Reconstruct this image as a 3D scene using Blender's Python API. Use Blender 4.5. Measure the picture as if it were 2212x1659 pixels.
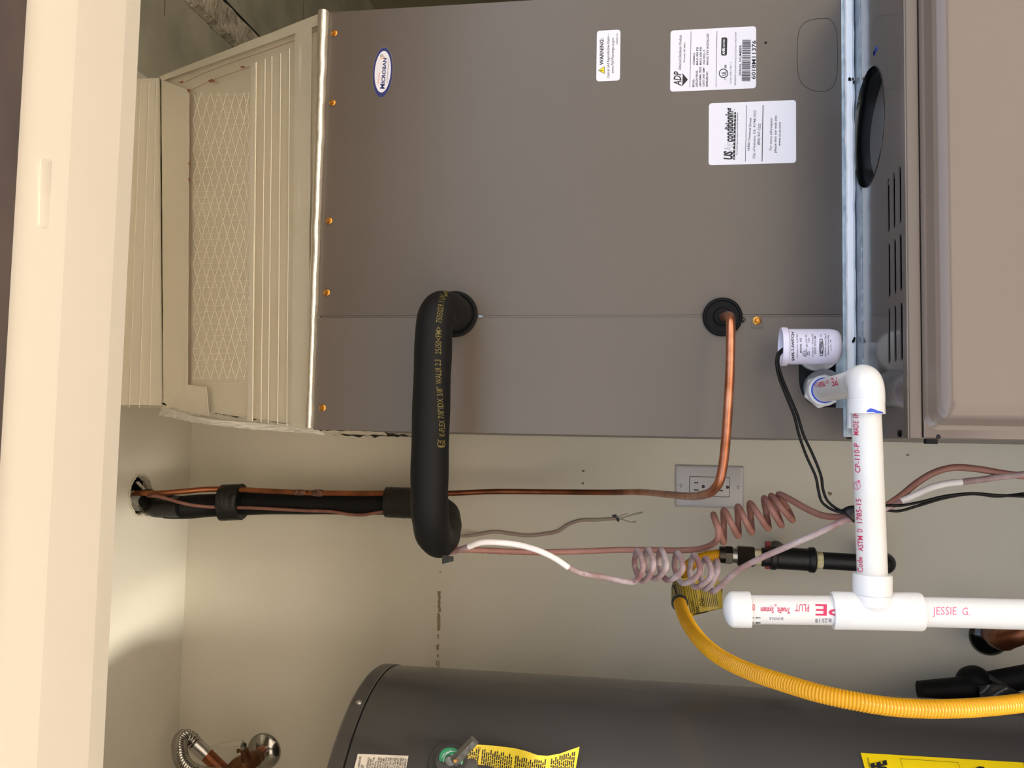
import bpy, bmesh, math, random
from mathutils import Vector, Matrix
from mathutils.bvhtree import BVHTree
from mathutils.geometry import tessellate_polygon
random.seed(7)
scene = bpy.context.scene
for o in list(bpy.data.objects):
    bpy.data.objects.remove(o)
COL = scene.collection

# ------------------------------------------------------------------ camera, sky, sun, exposure
R = ((0.0197, 0.1522, -0.9882), (-0.9977, 0.0668, -0.0096), (0.0645, 0.9861, 0.1531))  # rows: picture right, picture down, forward
RX = Vector(R[0]).normalized(); RF = Vector(R[2]); RF = (RF - RX * RF.dot(RX)).normalized(); RD = RF.cross(RX)
O = Vector((0, 0, 1.57)); F = 1850.0
cam_d = bpy.data.cameras.new('camera'); cam = bpy.data.objects.new('camera', cam_d); COL.objects.link(cam)
cam_d.sensor_width = 36; cam_d.lens = F / 2212 * 36; cam_d.clip_start = .02
m = Matrix.Identity(4)
for i in range(3):
    m[i][0] = RX[i]; m[i][1] = -RD[i]; m[i][2] = -RF[i]; m[i][3] = O[i]
cam.matrix_world = m
scene.camera = cam

w = bpy.data.worlds.new('sky'); scene.world = w; w.use_nodes = True
nt = w.node_tree; bg = nt.nodes['Background']
sky = nt.nodes.new('ShaderNodeTexSky'); sky.sky_type = 'NISHITA'; sky.sun_disc = False
sky.sun_elevation = math.radians(48); sky.sun_rotation = math.radians(80); sky.air_density = 1.0; sky.dust_density = 3.0; sky.ozone_density = 1.0
hs = nt.nodes.new('ShaderNodeHueSaturation'); hs.inputs['Saturation'].default_value = .68
nt.links.new(sky.outputs[0], hs.inputs['Color']); nt.links.new(hs.outputs[0], bg.inputs[0]); bg.inputs[1].default_value = .25

sun_d = bpy.data.lights.new('sun', 'SUN'); sun = bpy.data.objects.new('sun', sun_d); COL.objects.link(sun)
sun_d.energy = 5.6; sun_d.color = (1, .94, .85); sun_d.angle = math.radians(.6)
sun.rotation_euler = Vector((-.62, -.16, -.78)).to_track_quat('-Z', 'Y').to_euler()   # high from the right, just behind the front wall

patch_spot_d = bpy.data.lights.new('added_ceiling_spot', 'SPOT'); patch_spot = bpy.data.objects.new('added_ceiling_spot', patch_spot_d); COL.objects.link(patch_spot)
patch_spot_d.energy = 115; patch_spot_d.color = (1, .95, .82); patch_spot_d.spot_size = math.radians(13); patch_spot_d.spot_blend = 1; patch_spot_d.shadow_soft_size = .11
patch_spot.location = (-.31, .64, .05)                                         # added spot standing in for reflected sun on the ceiling; its source is unseen
patch_spot.rotation_euler = (Vector((-.325, 1.35, 2.426)) - patch_spot.location).to_track_quat('-Z', 'Y').to_euler()

vs = scene.view_settings; scene.display_settings.display_device = 'sRGB'
vs.view_transform = 'Standard'; vs.look = 'None'; vs.gamma = 1; vs.use_curve_mapping = False; vs.exposure = 1.05

# ------------------------------------------------------------------ geometry of the view: pixel of the photograph -> point on a plane
def ray(px, py):
    return RX * ((px - 1106) / F) + RD * ((py - 829.5) / F) + RF
def at(px, py, Y=None, Z=None, X=None):
    d = ray(px, py)
    t = (Y - O.y) / d.y if Y is not None else (Z - O.z) / d.z if Z is not None else (X - O.x) / d.x
    return O + d * t
def path(*pts):
    return [at(a, b, Y=c) for a, b, c in pts]
def onplane(Y):
    return lambda px, py: at(px, py, Y=Y)
def onmesh(ob, off=.0004):
    bv = BVHTree.FromPolygons([ob.matrix_basis @ v.co + BASE.get(ob.name, Vector()) for v in ob.data.vertices], [tuple(p.vertices) for p in ob.data.polygons])
    last = [None]
    def f(px, py):
        d = ray(px, py).normalized()
        h = bv.ray_cast(O, d)
        if h[0] is None:
            q = bv.find_nearest(O + d * (last[0] or .9)); p = q[0]; n = q[1]
        else:
            p, n = h[0], h[1]; last[0] = h[3]
        if n.dot(d) > 0: n = -n
        return p + n * off
    return f

# ------------------------------------------------------------------ materials
def lin(c):
    return tuple((x / 255 / 12.92) if x <= 10 else ((x / 255 + .055) / 1.055) ** 2.4 for x in c) + (1,)
def mat(name, rgb, rough=.5, metal=0, var=None, bump=None, spec=.5, coat=0, patch=None, bump2=None):
    """rgb in 0-255; var=(scale, rgb2, amount); bump=(scale, strength, distance)"""
    M = bpy.data.materials.new(name); M.use_nodes = True; n = M.node_tree; b = n.nodes['Principled BSDF']
    b.inputs['Base Color'].default_value = lin(rgb); b.inputs['Roughness'].default_value = rough; b.inputs['Metallic'].default_value = metal
    b.inputs['Specular IOR Level'].default_value = spec; b.inputs['Coat Weight'].default_value = coat; b.inputs['Coat Roughness'].default_value = .08
    tc = n.nodes.new('ShaderNodeTexCoord'); src = None
    if var:
        nz = n.nodes.new('ShaderNodeTexNoise'); nz.inputs['Scale'].default_value = var[0]; nz.inputs['Detail'].default_value = 5
        n.links.new(tc.outputs['Object'], nz.inputs['Vector'])
        rp = n.nodes.new('ShaderNodeValToRGB'); rp.color_ramp.elements[0].position = .35; rp.color_ramp.elements[1].position = .68
        n.links.new(nz.outputs['Fac'], rp.inputs[0])
        mx = n.nodes.new('ShaderNodeMix'); mx.data_type = 'RGBA'; mx.inputs[6].default_value = lin(rgb); mx.inputs[7].default_value = lin(var[1])
        mu = n.nodes.new('ShaderNodeMath'); mu.operation = 'MULTIPLY'; mu.inputs[1].default_value = var[2]
        n.links.new(rp.outputs[0], mu.inputs[0]); n.links.new(mu.outputs[0], mx.inputs[0]); src = mx.outputs[2]
        n.links.new(src, b.inputs['Base Color'])
    if patch:                                                           # sparse stains: (scale, threshold, rgb)
        nz = n.nodes.new('ShaderNodeTexNoise'); nz.inputs['Scale'].default_value = patch[0]; nz.inputs['Detail'].default_value = 8; nz.inputs['Roughness'].default_value = .7
        n.links.new(tc.outputs['Object'], nz.inputs['Vector'])
        rp = n.nodes.new('ShaderNodeValToRGB'); rp.color_ramp.elements[0].position = patch[1]; rp.color_ramp.elements[1].position = patch[1] + .06
        n.links.new(nz.outputs['Fac'], rp.inputs[0])
        mx = n.nodes.new('ShaderNodeMix'); mx.data_type = 'RGBA'; mx.inputs[6].default_value = lin(rgb); mx.inputs[7].default_value = lin(patch[2])
        if src: n.links.new(src, mx.inputs[6])
        n.links.new(rp.outputs[0], mx.inputs[0]); n.links.new(mx.outputs[2], b.inputs['Base Color'])
    prev = None
    for bp in (bump, bump2):
        if bp:
            nz = n.nodes.new('ShaderNodeTexNoise'); nz.inputs['Scale'].default_value = bp[0]; nz.inputs['Detail'].default_value = 3
            n.links.new(tc.outputs['Object'], nz.inputs['Vector'])
            bm = n.nodes.new('ShaderNodeBump'); bm.inputs['Strength'].default_value = bp[1]; bm.inputs['Distance'].default_value = bp[2]
            n.links.new(nz.outputs['Fac'], bm.inputs['Height'])
            if prev: n.links.new(prev, bm.inputs['Normal'])
            prev = bm.outputs[0]
    if prev: n.links.new(prev, b.inputs['Normal'])
    return M

M = dict(
    wall=mat('painted drywall', (220, 214, 199), .62, var=(3, (212, 206, 190), .6), bump=(16, .3, .008), bump2=(200, .16, .001), spec=.3),
    ceil=mat('ceiling drywall', (220, 214, 200), .5, var=(5, (210, 204, 188), .6), bump=(9, .12, .008), bump2=(260, .1, .001), spec=.35),
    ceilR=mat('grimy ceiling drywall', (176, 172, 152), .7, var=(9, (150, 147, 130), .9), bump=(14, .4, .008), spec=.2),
    batten=mat('rough plaster batten', (214, 204, 182), .85, var=(35, (150, 142, 124), 1), bump=(60, .9, .01), bump2=(220, .7, .004)),
    jamb=mat('cream door paint', (241, 233, 219), .45, var=(6, (238, 229, 213), .5), bump=(90, .06, .002)),
    brown=mat('brown exterior paint', (104, 92, 88), .6, var=(14, (86, 76, 76), .7), bump=(120, .1, .002)),
    stucco=mat('stucco', (176, 164, 146), .9, bump=(150, .6, .006)),
    conc=mat('patio concrete', (194, 182, 164), .85, var=(3, (180, 168, 152), .7), bump=(60, .2, .004)),
    taupe=mat('taupe sheet metal paint', (100, 92, 86), .36, var=(4, (96, 88, 82), .6), bump=(900, .1, .0006), bump2=(5, .04, .01), spec=.45),
    taupeG=mat('taupe gloss paint', (92, 85, 80), .14, coat=.5, var=(5, (94, 86, 81), .6), bump=(7, .03, .01), spec=.55),
    taupeD=mat('taupe furnace door paint', (111, 97, 88), .22, coat=.35, var=(5, (107, 94, 85), .8), bump=(6, .05, .01), bump2=(700, .06, .0005), spec=.5),
    taupeShade=mat('taupe paint darkened for shading', (103, 93, 86), .5, bump=(300, .06, .001)),  # same paint as the door; the lip's shade is put into the colour
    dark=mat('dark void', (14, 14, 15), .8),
    blackgloss=mat('black glossy flue', (12, 13, 15), .1, coat=.5),
    ductgrey=mat('grey metal duct', (120, 117, 114), .4, .2, bump=(20, .2, .005)),
    foil=mat('foil facing', (242, 236, 219), .36, .35, var=(8, (236, 228, 208), .6), bump=(22, .34, .006), bump2=(140, .12, .002)),
    foiltape=mat('foil tape', (246, 240, 224), .32, .35, bump=(30, .42, .006), bump2=(150, .2, .002)),
    foilbright=mat('crumpled bright foil', (240, 232, 216), .26, .8, bump=(40, .3, .006), bump2=(200, .15, .002)),
    foilfold=mat('folded foil edge', (250, 248, 240), .3, .25, bump=(70, .6, .006)),
    thread=mat('foil scrim thread', (246, 240, 222), .4, .1),
    tear=mat('brown kraft tear', (156, 104, 76), .8),
    galv=mat('galvanized steel', (178, 188, 198), .38, .75, var=(70, (140, 150, 160), 1), bump=(160, .3, .001)),
    caulk=mat('white caulk', (248, 248, 250), .4, bump=(60, .3, .003)),
    rubber=mat('black foam insulation', (16, 16, 17), .6, var=(30, (19, 18, 18), .7), bump=(500, .15, .0008), spec=.2),
    grommet=mat('black rubber grommet', (13, 13, 14), .65, spec=.2),
    tape=mat('black vinyl tape', (11, 11, 11), .42, bump=(60, .5, .004)),
    ink_y=mat('yellow print', (104, 92, 40), .6),
    copper=mat('copper tube', (206, 140, 108), .3, .9, var=(45, (150, 84, 52), .8), bump=(90, .06, .002)),
    copperdull=mat('aged copper tube', (168, 102, 66), .38, .8, var=(30, (112, 66, 44), .9), patch=(40, .63, (60, 40, 30))),
    braze=mat('scorched braze', (66, 48, 42), .7, .2, var=(200, (140, 96, 76), 1), bump=(220, .6, .003)),
    gold=mat('zinc yellow screw', (200, 142, 66), .3, .9),
    steel=mat('zinc steel', (190, 188, 182), .3, .9),
    chrome=mat('chrome', (168, 165, 158), .16, 1),
    pvc=mat('white pvc', (214, 212, 210), .3, var=(18, (208, 205, 200), .8), spec=.5),
    pvcsmooth=mat('white pvc fitting', (216, 215, 214), .26, bump=(220, .05, .0008)),
    pvcgrey=mat('grey pvc port', (150, 158, 164), .35),
    lilac=mat('white plastic cup', (224, 218, 236), .3),
    primer=mat('blue pvc cement', (34, 72, 190), .35),
    ink_r=mat('magenta print', (196, 40, 86), .6),
    ink_p=mat('faded pink print', (214, 104, 140), .6),
    ink_k=mat('black print', (26, 22, 28), .6),
    ink_g=mat('grey print', (112, 108, 124), .6),
    ink_w=mat('white print', (236, 236, 240), .6),
    ink_n=mat('navy print', (38, 44, 112), .5),
    ink_o=mat('orange red print', (232, 112, 88), .5),
    ink_a=mat('amber print', (240, 176, 96), .5),
    ink_s=mat('sky blue print', (120, 168, 204), .5),
    sticker=mat('white sticker', (226, 224, 234), .35),
    heaterlabel=mat('cream sticker', (236, 224, 210), .4),
    yellow=mat('yellow coated hose', (226, 164, 24), .32, var=(40, (214, 150, 20), .6)),
    tag=mat('yellow plastic tag', (176, 150, 34), .3),
    tagH=mat('yellow paper tag', (236, 204, 52), .45),
    energy=mat('yellow label', (244, 212, 14), .4),
    iron=mat('black iron pipe', (34, 33, 33), .45, .3, bump=(220, .3, .002)),
    nut=mat('dark nickel nut', (84, 78, 70), .3, .9),
    teflon=mat('pipe dope threads', (196, 180, 96), .6, var=(90, (226, 220, 190), 1), bump=(160, .8, .004)),
    red=mat('red valve handle', (150, 22, 26), .4),
    heater=mat('charcoal heater jacket', (74, 72, 71), .25, var=(3, (71, 69, 68), .8), bump=(4, .05, .02), spec=.5),
    heatercap=mat('charcoal heater cap', (75, 72, 69), .34, bump=(5, .05, .02)),
    green=mat('green disc', (46, 140, 92), .4),
    alloy=mat('cast lever', (150, 148, 140), .38, .85, bump=(90, .4, .003)),
    brass=mat('dull brass valve', (124, 84, 52), .4, .7, var=(40, (88, 58, 36), .8), bump=(90, .2, .002)),
    lever=mat('painted lever', (186, 178, 162), .5),
    cableB=mat('brown cable', (152, 106, 95), .55, var=(60, (138, 94, 82), .8), patch=(120, .62, (112, 74, 70))),
    cableD=mat('dark brown cable', (140, 92, 78), .6, var=(60, (110, 72, 62), .8)),
    cableW=mat('paint spattered cable', (136, 97, 94), .6, var=(34, (206, 198, 200), .65), patch=(90, .6, (140, 106, 108))),
    cablewhite=mat('white overpainted cable', (240, 234, 232), .5, var=(70, (228, 216, 216), .5)),
    cableG=mat('painted over cable', (168, 146, 136), .65, var=(30, (176, 166, 150), 1)),
    wireK=mat('black wire', (10, 10, 11), .5, spec=.25),
    plate=mat('grey nylon outlet', (200, 196, 196), .25),
    slot=mat('outlet slot', (46, 42, 42), .6),
    scar=mat('torn paint edge', (148, 132, 102), .8, var=(150, (164, 150, 120), 1), bump=(200, .8, .003)),
    plaster=mat('cracked plaster', (176, 170, 154), .8, bump=(90, .9, .006)),
    stain=mat('grime stain', (108, 96, 74), .8, var=(120, (150, 138, 112), 1)),
    paper=mat('torn drywall paper', (196, 190, 168), .85, bump=(120, .8, .004)),
    weave=mat('grey woven duct tape', (140, 136, 120), .8, var=(300, (96, 92, 84), 1)),
    knock=mat('groove shadow line', (52, 48, 46), .7),
    wrap=mat('smoky plastic wrap', (60, 60, 58), .25, spec=.6, bump=(40, .6, .006)),
)

# ------------------------------------------------------------------ mesh building
BASE = {}
class G:
    def __init__(s): s.v = []; s.f = []
    def add(s, vs_, fs):
        k = len(s.v); s.v += [Vector(p) for p in vs_]; s.f += [tuple(i + k for i in f) for f in fs]; return s
    def box(s, a, b):
        x0, y0, z0 = a; x1, y1, z1 = b
        return s.add([(x0,y0,z0),(x1,y0,z0),(x1,y1,z0),(x0,y1,z0),(x0,y0,z1),(x1,y0,z1),(x1,y1,z1),(x0,y1,z1)],
                     [(0,3,2,1),(4,5,6,7),(0,1,5,4),(1,2,6,5),(2,3,7,6),(3,0,4,7)])
    def prism(s, poly, vec):
        n = len(poly); vec = Vector(vec); p = [Vector(q) for q in poly]
        return s.add(p + [q + vec for q in p], [tuple(range(n)), tuple(range(2*n-1, n-1, -1))] + [(i, i+n, (i+1) % n + n, (i+1) % n) for i in range(n)])
    def holed(s, loops, vec):
        """flat plate: first loop outer, others holes; extruded by vec"""
        vec = Vector(vec); L = [[Vector(q) for q in l] for l in loops]; flat = [q for l in L for q in l]; n = len(flat)
        tr = tessellate_polygon(L); fs = [tuple(t) for t in tr] + [tuple(i + n for i in reversed(t)) for t in tr]
        k = 0
        for l in L:
            q = len(l); fs += [(k+i, k+(i+1) % q, k+(i+1) % q+n, k+i+n) for i in range(q)]; k += q
        return s.add(flat + [q + vec for q in flat], fs)
    def tube(s, pts, r, n=12, cap=True):
        """r: number or list of radii"""
        P = [Vector(p) for p in pts]; N = len(P); rr = r if isinstance(r, (list, tuple)) else [r] * N
        T = [(P[min(i+1, N-1)] - P[max(i-1, 0)]).normalized() for i in range(N)]
        up = Vector((0, 0, 1)) if abs(T[0].z) < .9 else Vector((1, 0, 0))
        nrm = (up - T[0] * up.dot(T[0])).normalized(); k = len(s.v)
        for i in range(N):
            nrm = (nrm - T[i] * nrm.dot(T[i])).normalized(); bn = T[i].cross(nrm)
            for j in range(n):
                a = 2 * math.pi * j / n; s.v.append(P[i] + (nrm * math.cos(a) + bn * math.sin(a)) * rr[i])
        for i in range(N - 1):
            for j in range(n):
                a = k + i*n + j; b = k + i*n + (j+1) % n; s.f.append((a, b, b+n, a+n))
        if cap:
            s.f.append(tuple(range(k+n-1, k-1, -1))); e = k + (N-1)*n; s.f.append(tuple(range(e, e+n)))
        return s
    def lathe(s, prof, o, ax, n=32, rot=0, cap=True):
        """prof: (radius, distance along axis)"""
        o = Vector(o); ax = Vector(ax).normalized(); up = Vector((0, 0, 1)) if abs(ax.z) < .9 else Vector((1, 0, 0))
        a1 = (up - ax * up.dot(ax)).normalized(); a2 = ax.cross(a1); k = len(s.v)
        for r, t in prof:
            for j in range(n):
                a = rot + 2 * math.pi * j / n; s.v.append(o + ax * t + (a1 * math.cos(a) + a2 * math.sin(a)) * r)
        for i in range(len(prof) - 1):
            for j in range(n):
                a = k + i*n + j; b = k + i*n + (j+1) % n; s.f.append((a, b, b+n, a+n))
        if cap:
            s.f.append(tuple(range(k+n-1, k-1, -1))); e = k + (len(prof)-1)*n; s.f.append(tuple(range(e, e+n)))
        return s
    def loft(s, rings, cap0=False, cap1=False):
        n = len(rings[0]); k = len(s.v)
        for r in rings: s.v += [Vector(p) for p in r]
        for i in range(len(rings) - 1):
            for j in range(n):
                a = k + i*n + j; b = k + i*n + (j+1) % n; s.f.append((a, b, b+n, a+n))
        if cap0: s.f.append(tuple(range(k+n-1, k-1, -1)))
        if cap1: e = k + (len(rings)-1)*n; s.f.append(tuple(range(e, e+n)))
        return s
    def grid(s, fn, nu, nv):
        k = len(s.v)
        for i in range(nu + 1):
            for j in range(nv + 1): s.v.append(Vector(fn(i / nu, j / nv)))
        for i in range(nu):
            for j in range(nv):
                a = k + i*(nv+1) + j; s.f.append((a, a+1, a+nv+2, a+nv+1))
        return s
    def build(s, name, mt, parent=None, smooth=35, bevel=0, solid=0):
        me = bpy.data.meshes.new(name); base = BASE.get(parent.name, Vector()) if parent else Vector()
        me.from_pydata([p - base for p in s.v], [], s.f); me.update()
        if bevel or solid is not None:
            bm = bmesh.new(); bm.from_mesh(me)
            if solid: bmesh.ops.solidify(bm, geom=bm.faces[:], thickness=solid)
            bmesh.ops.recalc_face_normals(bm, faces=bm.faces[:])
            if bevel:
                es = [e for e in bm.edges if len(e.link_faces) == 2 and e.calc_face_angle(0) > .5]
                bmesh.ops.bevel(bm, geom=es, offset=bevel, segments=2, affect='EDGES', profile=.6, clamp_overlap=True)
            bm.to_mesh(me); bm.free()
        if smooth:
            me.shade_smooth(); me.set_sharp_from_angle(angle=math.radians(smooth))
        me.materials.append(M[mt]); o = bpy.data.objects.new(name, me); COL.objects.link(o)
        if parent: o.parent = parent; BASE[o.name] = base
        return o

def cr(pts, n=8):
    """Catmull-Rom through the points"""
    P = [Vector(p) for p in pts]; P = [P[0]*2 - P[1]] + P + [P[-1]*2 - P[-2]]; out = []
    for i in range(1, len(P) - 2):
        a, b, c, d = P[i-1], P[i], P[i+1], P[i+2]
        t0 = 0; t1 = max((b-a).length, 1e-6) ** .5; t2 = t1 + max((c-b).length, 1e-6) ** .5; t3 = t2 + max((d-c).length, 1e-6) ** .5
        for k in range(n):
            t = t1 + (t2 - t1) * k / n
            A1 = a*((t1-t)/(t1-t0)) + b*((t-t0)/(t1-t0)); A2 = b*((t2-t)/(t2-t1)) + c*((t-t1)/(t2-t1)); A3 = c*((t3-t)/(t3-t2)) + d*((t-t2)/(t3-t2))
            B1 = A1*((t2-t)/(t2-t0)) + A2*((t-t0)/(t2-t0)); B2 = A2*((t3-t)/(t3-t1)) + A3*((t-t1)/(t3-t1))
            out.append(B1*((t2-t)/(t2-t1)) + B2*((t-t1)/(t2-t1)))
    return out + [P[-2]]
def resample(P, step):
    out = [P[0]]; acc = 0
    for a, b in zip(P, P[1:]):
        L = (b - a).length; t = step - acc
        while t <= L: out.append(a + (b - a) * (t / L)); t += step
        acc = (acc + L) % step if L else acc
    return out
def tag(o, label=None, cat=None, group=None, kind=None):
    for k, v in (('label', label), ('category', cat), ('group', group), ('kind', kind)):
        if v: o[k] = v
    return o
def thing(name, label, cat, loc, group=None):
    o = bpy.data.objects.new(name, None); COL.objects.link(o); o.location = loc; o.empty_display_size = .05; BASE[o.name] = Vector(loc)
    return tag(o, label, cat, group)
def struct(g, name, mt, parent=None, **k):
    o = g.build(name, mt, parent, **k)
    if not parent: o['kind'] = 'structure'
    return o
def rrect(x0, x1, z0, z1, r, n=5):
    """rounded rectangle outline as (x, z)"""
    out = []
    for cx, cz, a0 in ((x1-r, z1-r, 0), (x0+r, z1-r, 90), (x0+r, z0+r, 180), (x1-r, z0+r, 270)):
        for i in range(n + 1):
            a = math.radians(a0 + 90 * i / n); out.append((cx + r*math.cos(a), cz + r*math.sin(a)))
    return out

# ------------------------------------------------------------------ lettering: glyph outlines laid out in picture pixels, then cast on the surface they are printed on
GL = {}
def glyphs(s, bold=0, shear=0):
    k = (s, bold, shear)
    if k not in GL:
        c = bpy.data.curves.new('t', 'FONT'); c.body = s; c.resolution_u = 2; c.offset = bold; c.shear = shear; c.size = 1
        o = bpy.data.objects.new('t', c); COL.objects.link(o)
        me = bpy.data.meshes.new_from_object(o.evaluated_get(bpy.context.evaluated_depsgraph_get()))
        GL[k] = ([tuple(v.co[:2]) for v in me.vertices], [tuple(p.vertices) for p in me.polygons])
        bpy.data.objects.remove(o); bpy.data.curves.remove(c); bpy.data.meshes.remove(me)
    return GL[k]
CAPH = .70
class Print:
    """collects flat print in pixels"""
    def __init__(s, sx=1, ox=0, oy=0): s.v = []; s.f = []; s.k = (sx, ox, oy)
    def P(s, x, y): k = s.k; return (k[1] + x / k[0], k[2] + y / k[0])
    def text(s, t, a, b, h, bold=0, shear=0):
        V, Fc = glyphs(t, bold, shear)
        if not V: return s
        x0 = min(v[0] for v in V); x1 = max(v[0] for v in V); a = s.P(*a); b = s.P(*b); h = h / s.k[0]
        L = math.hypot(b[0]-a[0], b[1]-a[1]); ux, uy = (b[0]-a[0]) / L, (b[1]-a[1]) / L; n = len(s.v)
        for x, y in V:
            u = (x - x0) / (x1 - x0) * L; v = y / CAPH * h
            s.v.append((a[0] + ux*u + uy*v, a[1] + uy*u - ux*v))
        s.f += [tuple(i + n for i in f) for f in Fc]; return s
    def poly(s, pts):
        n = len(s.v); s.v += [s.P(*p) for p in pts]; s.f.append(tuple(range(n, n + len(pts)))); return s
    def line(s, a, b, w):
        L = math.hypot(b[0]-a[0], b[1]-a[1]); nx, ny = -(b[1]-a[1]) / L * w / 2, (b[0]-a[0]) / L * w / 2
        return s.poly([(a[0]+nx, a[1]+ny), (b[0]+nx, b[1]+ny), (b[0]-nx, b[1]-ny), (a[0]-nx, a[1]-ny)])
    def ring(s, c, r, w, ry=None, n=28, rot=0):
        ry = ry or r; A = []
        for q in (0, -w):
            A.append([(c[0] + (r+q)*math.cos(t)*math.cos(rot) - (ry+q)*math.sin(t)*math.sin(rot), c[1] + (r+q)*math.cos(t)*math.sin(rot) + (ry+q)*math.sin(t)*math.cos(rot)) for t in [2*math.pi*i/n for i in range(n)]])
        k = len(s.v); s.v += [s.P(*p) for p in A[0] + A[1]]
        s.f += [(k+i, k+(i+1) % n, k+n+(i+1) % n, k+n+i) for i in range(n)]; return s
    def disc(s, c, r, ry=None, n=28, rot=0):
        ry = ry or r
        return s.poly([(c[0] + r*math.cos(t)*math.cos(rot) - ry*math.sin(t)*math.sin(rot), c[1] + r*math.cos(t)*math.sin(rot) + ry*math.sin(t)*math.cos(rot)) for t in [2*math.pi*i/n for i in range(n)]])
    def build(s, name, mt, parent, onto, cut=None):
        """cut=(axis, step in px): slices the print so that it follows a curved surface"""
        me = bpy.data.meshes.new(name); me.from_pydata([(x, y, 0) for x, y in s.v], [], s.f)
        if cut:
            bm = bmesh.new(); bm.from_mesh(me)
            for ax, st in cut:
                lo = min(v.co[ax] for v in bm.verts); hi = max(v.co[ax] for v in bm.verts); q = lo + st
                while q < hi:
                    no = Vector((0, 0, 0)); no[ax] = 1; co = Vector((0, 0, 0)); co[ax] = q
                    bmesh.ops.bisect_plane(bm, geom=bm.verts[:] + bm.edges[:] + bm.faces[:], plane_co=co, plane_no=no); q += st
            bm.to_mesh(me); bm.free()
        base = BASE.get(parent.name, Vector())
        for v in me.vertices: v.co = onto(v.co.x, v.co.y) - base
        me.update(); me.materials.append(M[mt]); o = bpy.data.objects.new(name, me); COL.objects.link(o); o.parent = parent; BASE[o.name] = base
        return o

# ================================================================== THE SETTING
YB = 1.53; ZC = 2.426; YC = 1.0; ZT = 1.3367; YF = .813
XL = -.95; XR = 1.35; YD = 2.7
struct(G().box((-9, -10, -.1), (9, .58, 0)), 'ground', 'conc')
struct(G().box((XL, .58, -.1), (XR, YD, 0)), 'floor', 'conc')
wb = struct(G().grid(lambda u, v: (XL + (.47 - XL) * u, YB, ZC * v), 30, 40).add([(XL, YB, 0), (XL, YB+.1, 0), (.47, YB+.1, 0), (.47, YB, 0), (XL, YB, ZC), (XL, YB+.1, ZC), (.47, YB+.1, ZC), (.47, YB, ZC)], [(1, 2, 6, 5), (2, 3, 7, 6), (0, 1, 5, 4), (4, 5, 6, 7)]), 'wall_back', 'wall')
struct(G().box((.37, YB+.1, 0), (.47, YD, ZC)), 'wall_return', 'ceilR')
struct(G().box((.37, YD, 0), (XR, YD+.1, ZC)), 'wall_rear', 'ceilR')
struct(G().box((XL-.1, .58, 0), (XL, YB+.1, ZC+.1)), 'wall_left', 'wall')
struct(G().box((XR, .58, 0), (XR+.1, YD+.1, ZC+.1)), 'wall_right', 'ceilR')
# front wall of the house around the closet opening
struct(G().box((-9, .585, 2.12), (9, .70, 3.0)).box((-9, .585, 0), (XL, .70, 2.12)).box((XR, .585, 0), (9, .70, 2.12)), 'wall_front', 'stucco')
# ceiling, with the torn hole the line set goes up through
HC = at(304, 1071, Z=ZC)
holeP = [(303,1028),(312,1029),(318,1034),(323,1042),(327,1055),(331,1064),(326,1072),(330,1085),(322,1100),(311,1107),(304,1112),(295,1113),(288,1104),(283,1092),(281,1080),(279,1068),(281,1055),(286,1042),(293,1031)]
hole3 = [at(a, b, Z=ZC) for a, b in holeP]
def jag(l, k, a):
    out = []
    for i, p in enumerate(l):
        q = l[(i+1) % len(l)]
        for j in range(k): out.append(p.lerp(q, j / k) + Vector((random.uniform(-a, a), random.uniform(-a, a), 0)))
    return out
hole3 = jag(hole3, 3, .0012)
XS = .612
ce = struct(G().holed([[(XL, .58, ZC), (XS, .58, ZC), (XS, YB, ZC), (XL, YB, ZC)], hole3], (0, 0, .013)), 'ceiling', 'ceil', smooth=0)
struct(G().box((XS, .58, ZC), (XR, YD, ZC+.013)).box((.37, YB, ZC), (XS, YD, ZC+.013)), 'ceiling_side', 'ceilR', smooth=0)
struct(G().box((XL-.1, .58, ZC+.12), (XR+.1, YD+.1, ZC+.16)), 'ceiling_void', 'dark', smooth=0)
# ragged lip of the hole
lip = G()
n_ = len(hole3); c_ = sum(hole3, Vector()) / n_
lip.loft([[p + (p - c_).normalized() * random.uniform(.002, .005) + Vector((0, 0, -.0006)) for p in hole3], [p + Vector((0, 0, -.0018)) for p in hole3], [p - (p - c_).normalized() * .0012 + Vector((0, 0, .006)) for p in hole3]])
lip.build('torn_lip', 'paper', ce, smooth=0)
G().prism([at(296,1042,Z=ZC+.004), at(300,1040,Z=ZC+.004), at(315,1056,Z=ZC-.002), at(311,1058,Z=ZC-.002)], (0, 0, .003)).build('paper_flap', 'paper', ce, smooth=0)
G().grid(lambda u, v: at(283 + 22*u + 12*v*u, 1060 + 44*v, Z=ZC + .004 + .012*math.sin(3*v)*(1-u)), 5, 8).build('woven_tape', 'weave', ce)
G().grid(lambda u, v: at(309 + 16*u, 1030 + 27*v + 4*u, Z=ZC + .010 - .004*u), 4, 4).build('drywall_core', 'stain', ce)
# plaster batten along the ceiling, and the sheet joints
struct(G().grid(lambda u, v: (.803 + .075*u + .003*random.uniform(-1, 1)*(u in (0, 1)), .75 + 1.9*v, ZC - .010 - .004*random.random() if .01 < u < .99 else ZC - .001), 8, 70), 'trim_batten', 'batten', smooth=20)
struct(G().box((.877, .75, ZC-.004), (.883, 2.65, ZC-.0005)), 'trim_gap', 'dark')
for y, x0, x1 in ((1.3706, .745, .80), (1.975, .90, 1.33)):
    G().box((x0, y, ZC-.0008), (x1, y+.003, ZC+.001)).build('sheet_joint', 'stain', bpy.data.objects['ceiling_side'])
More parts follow.
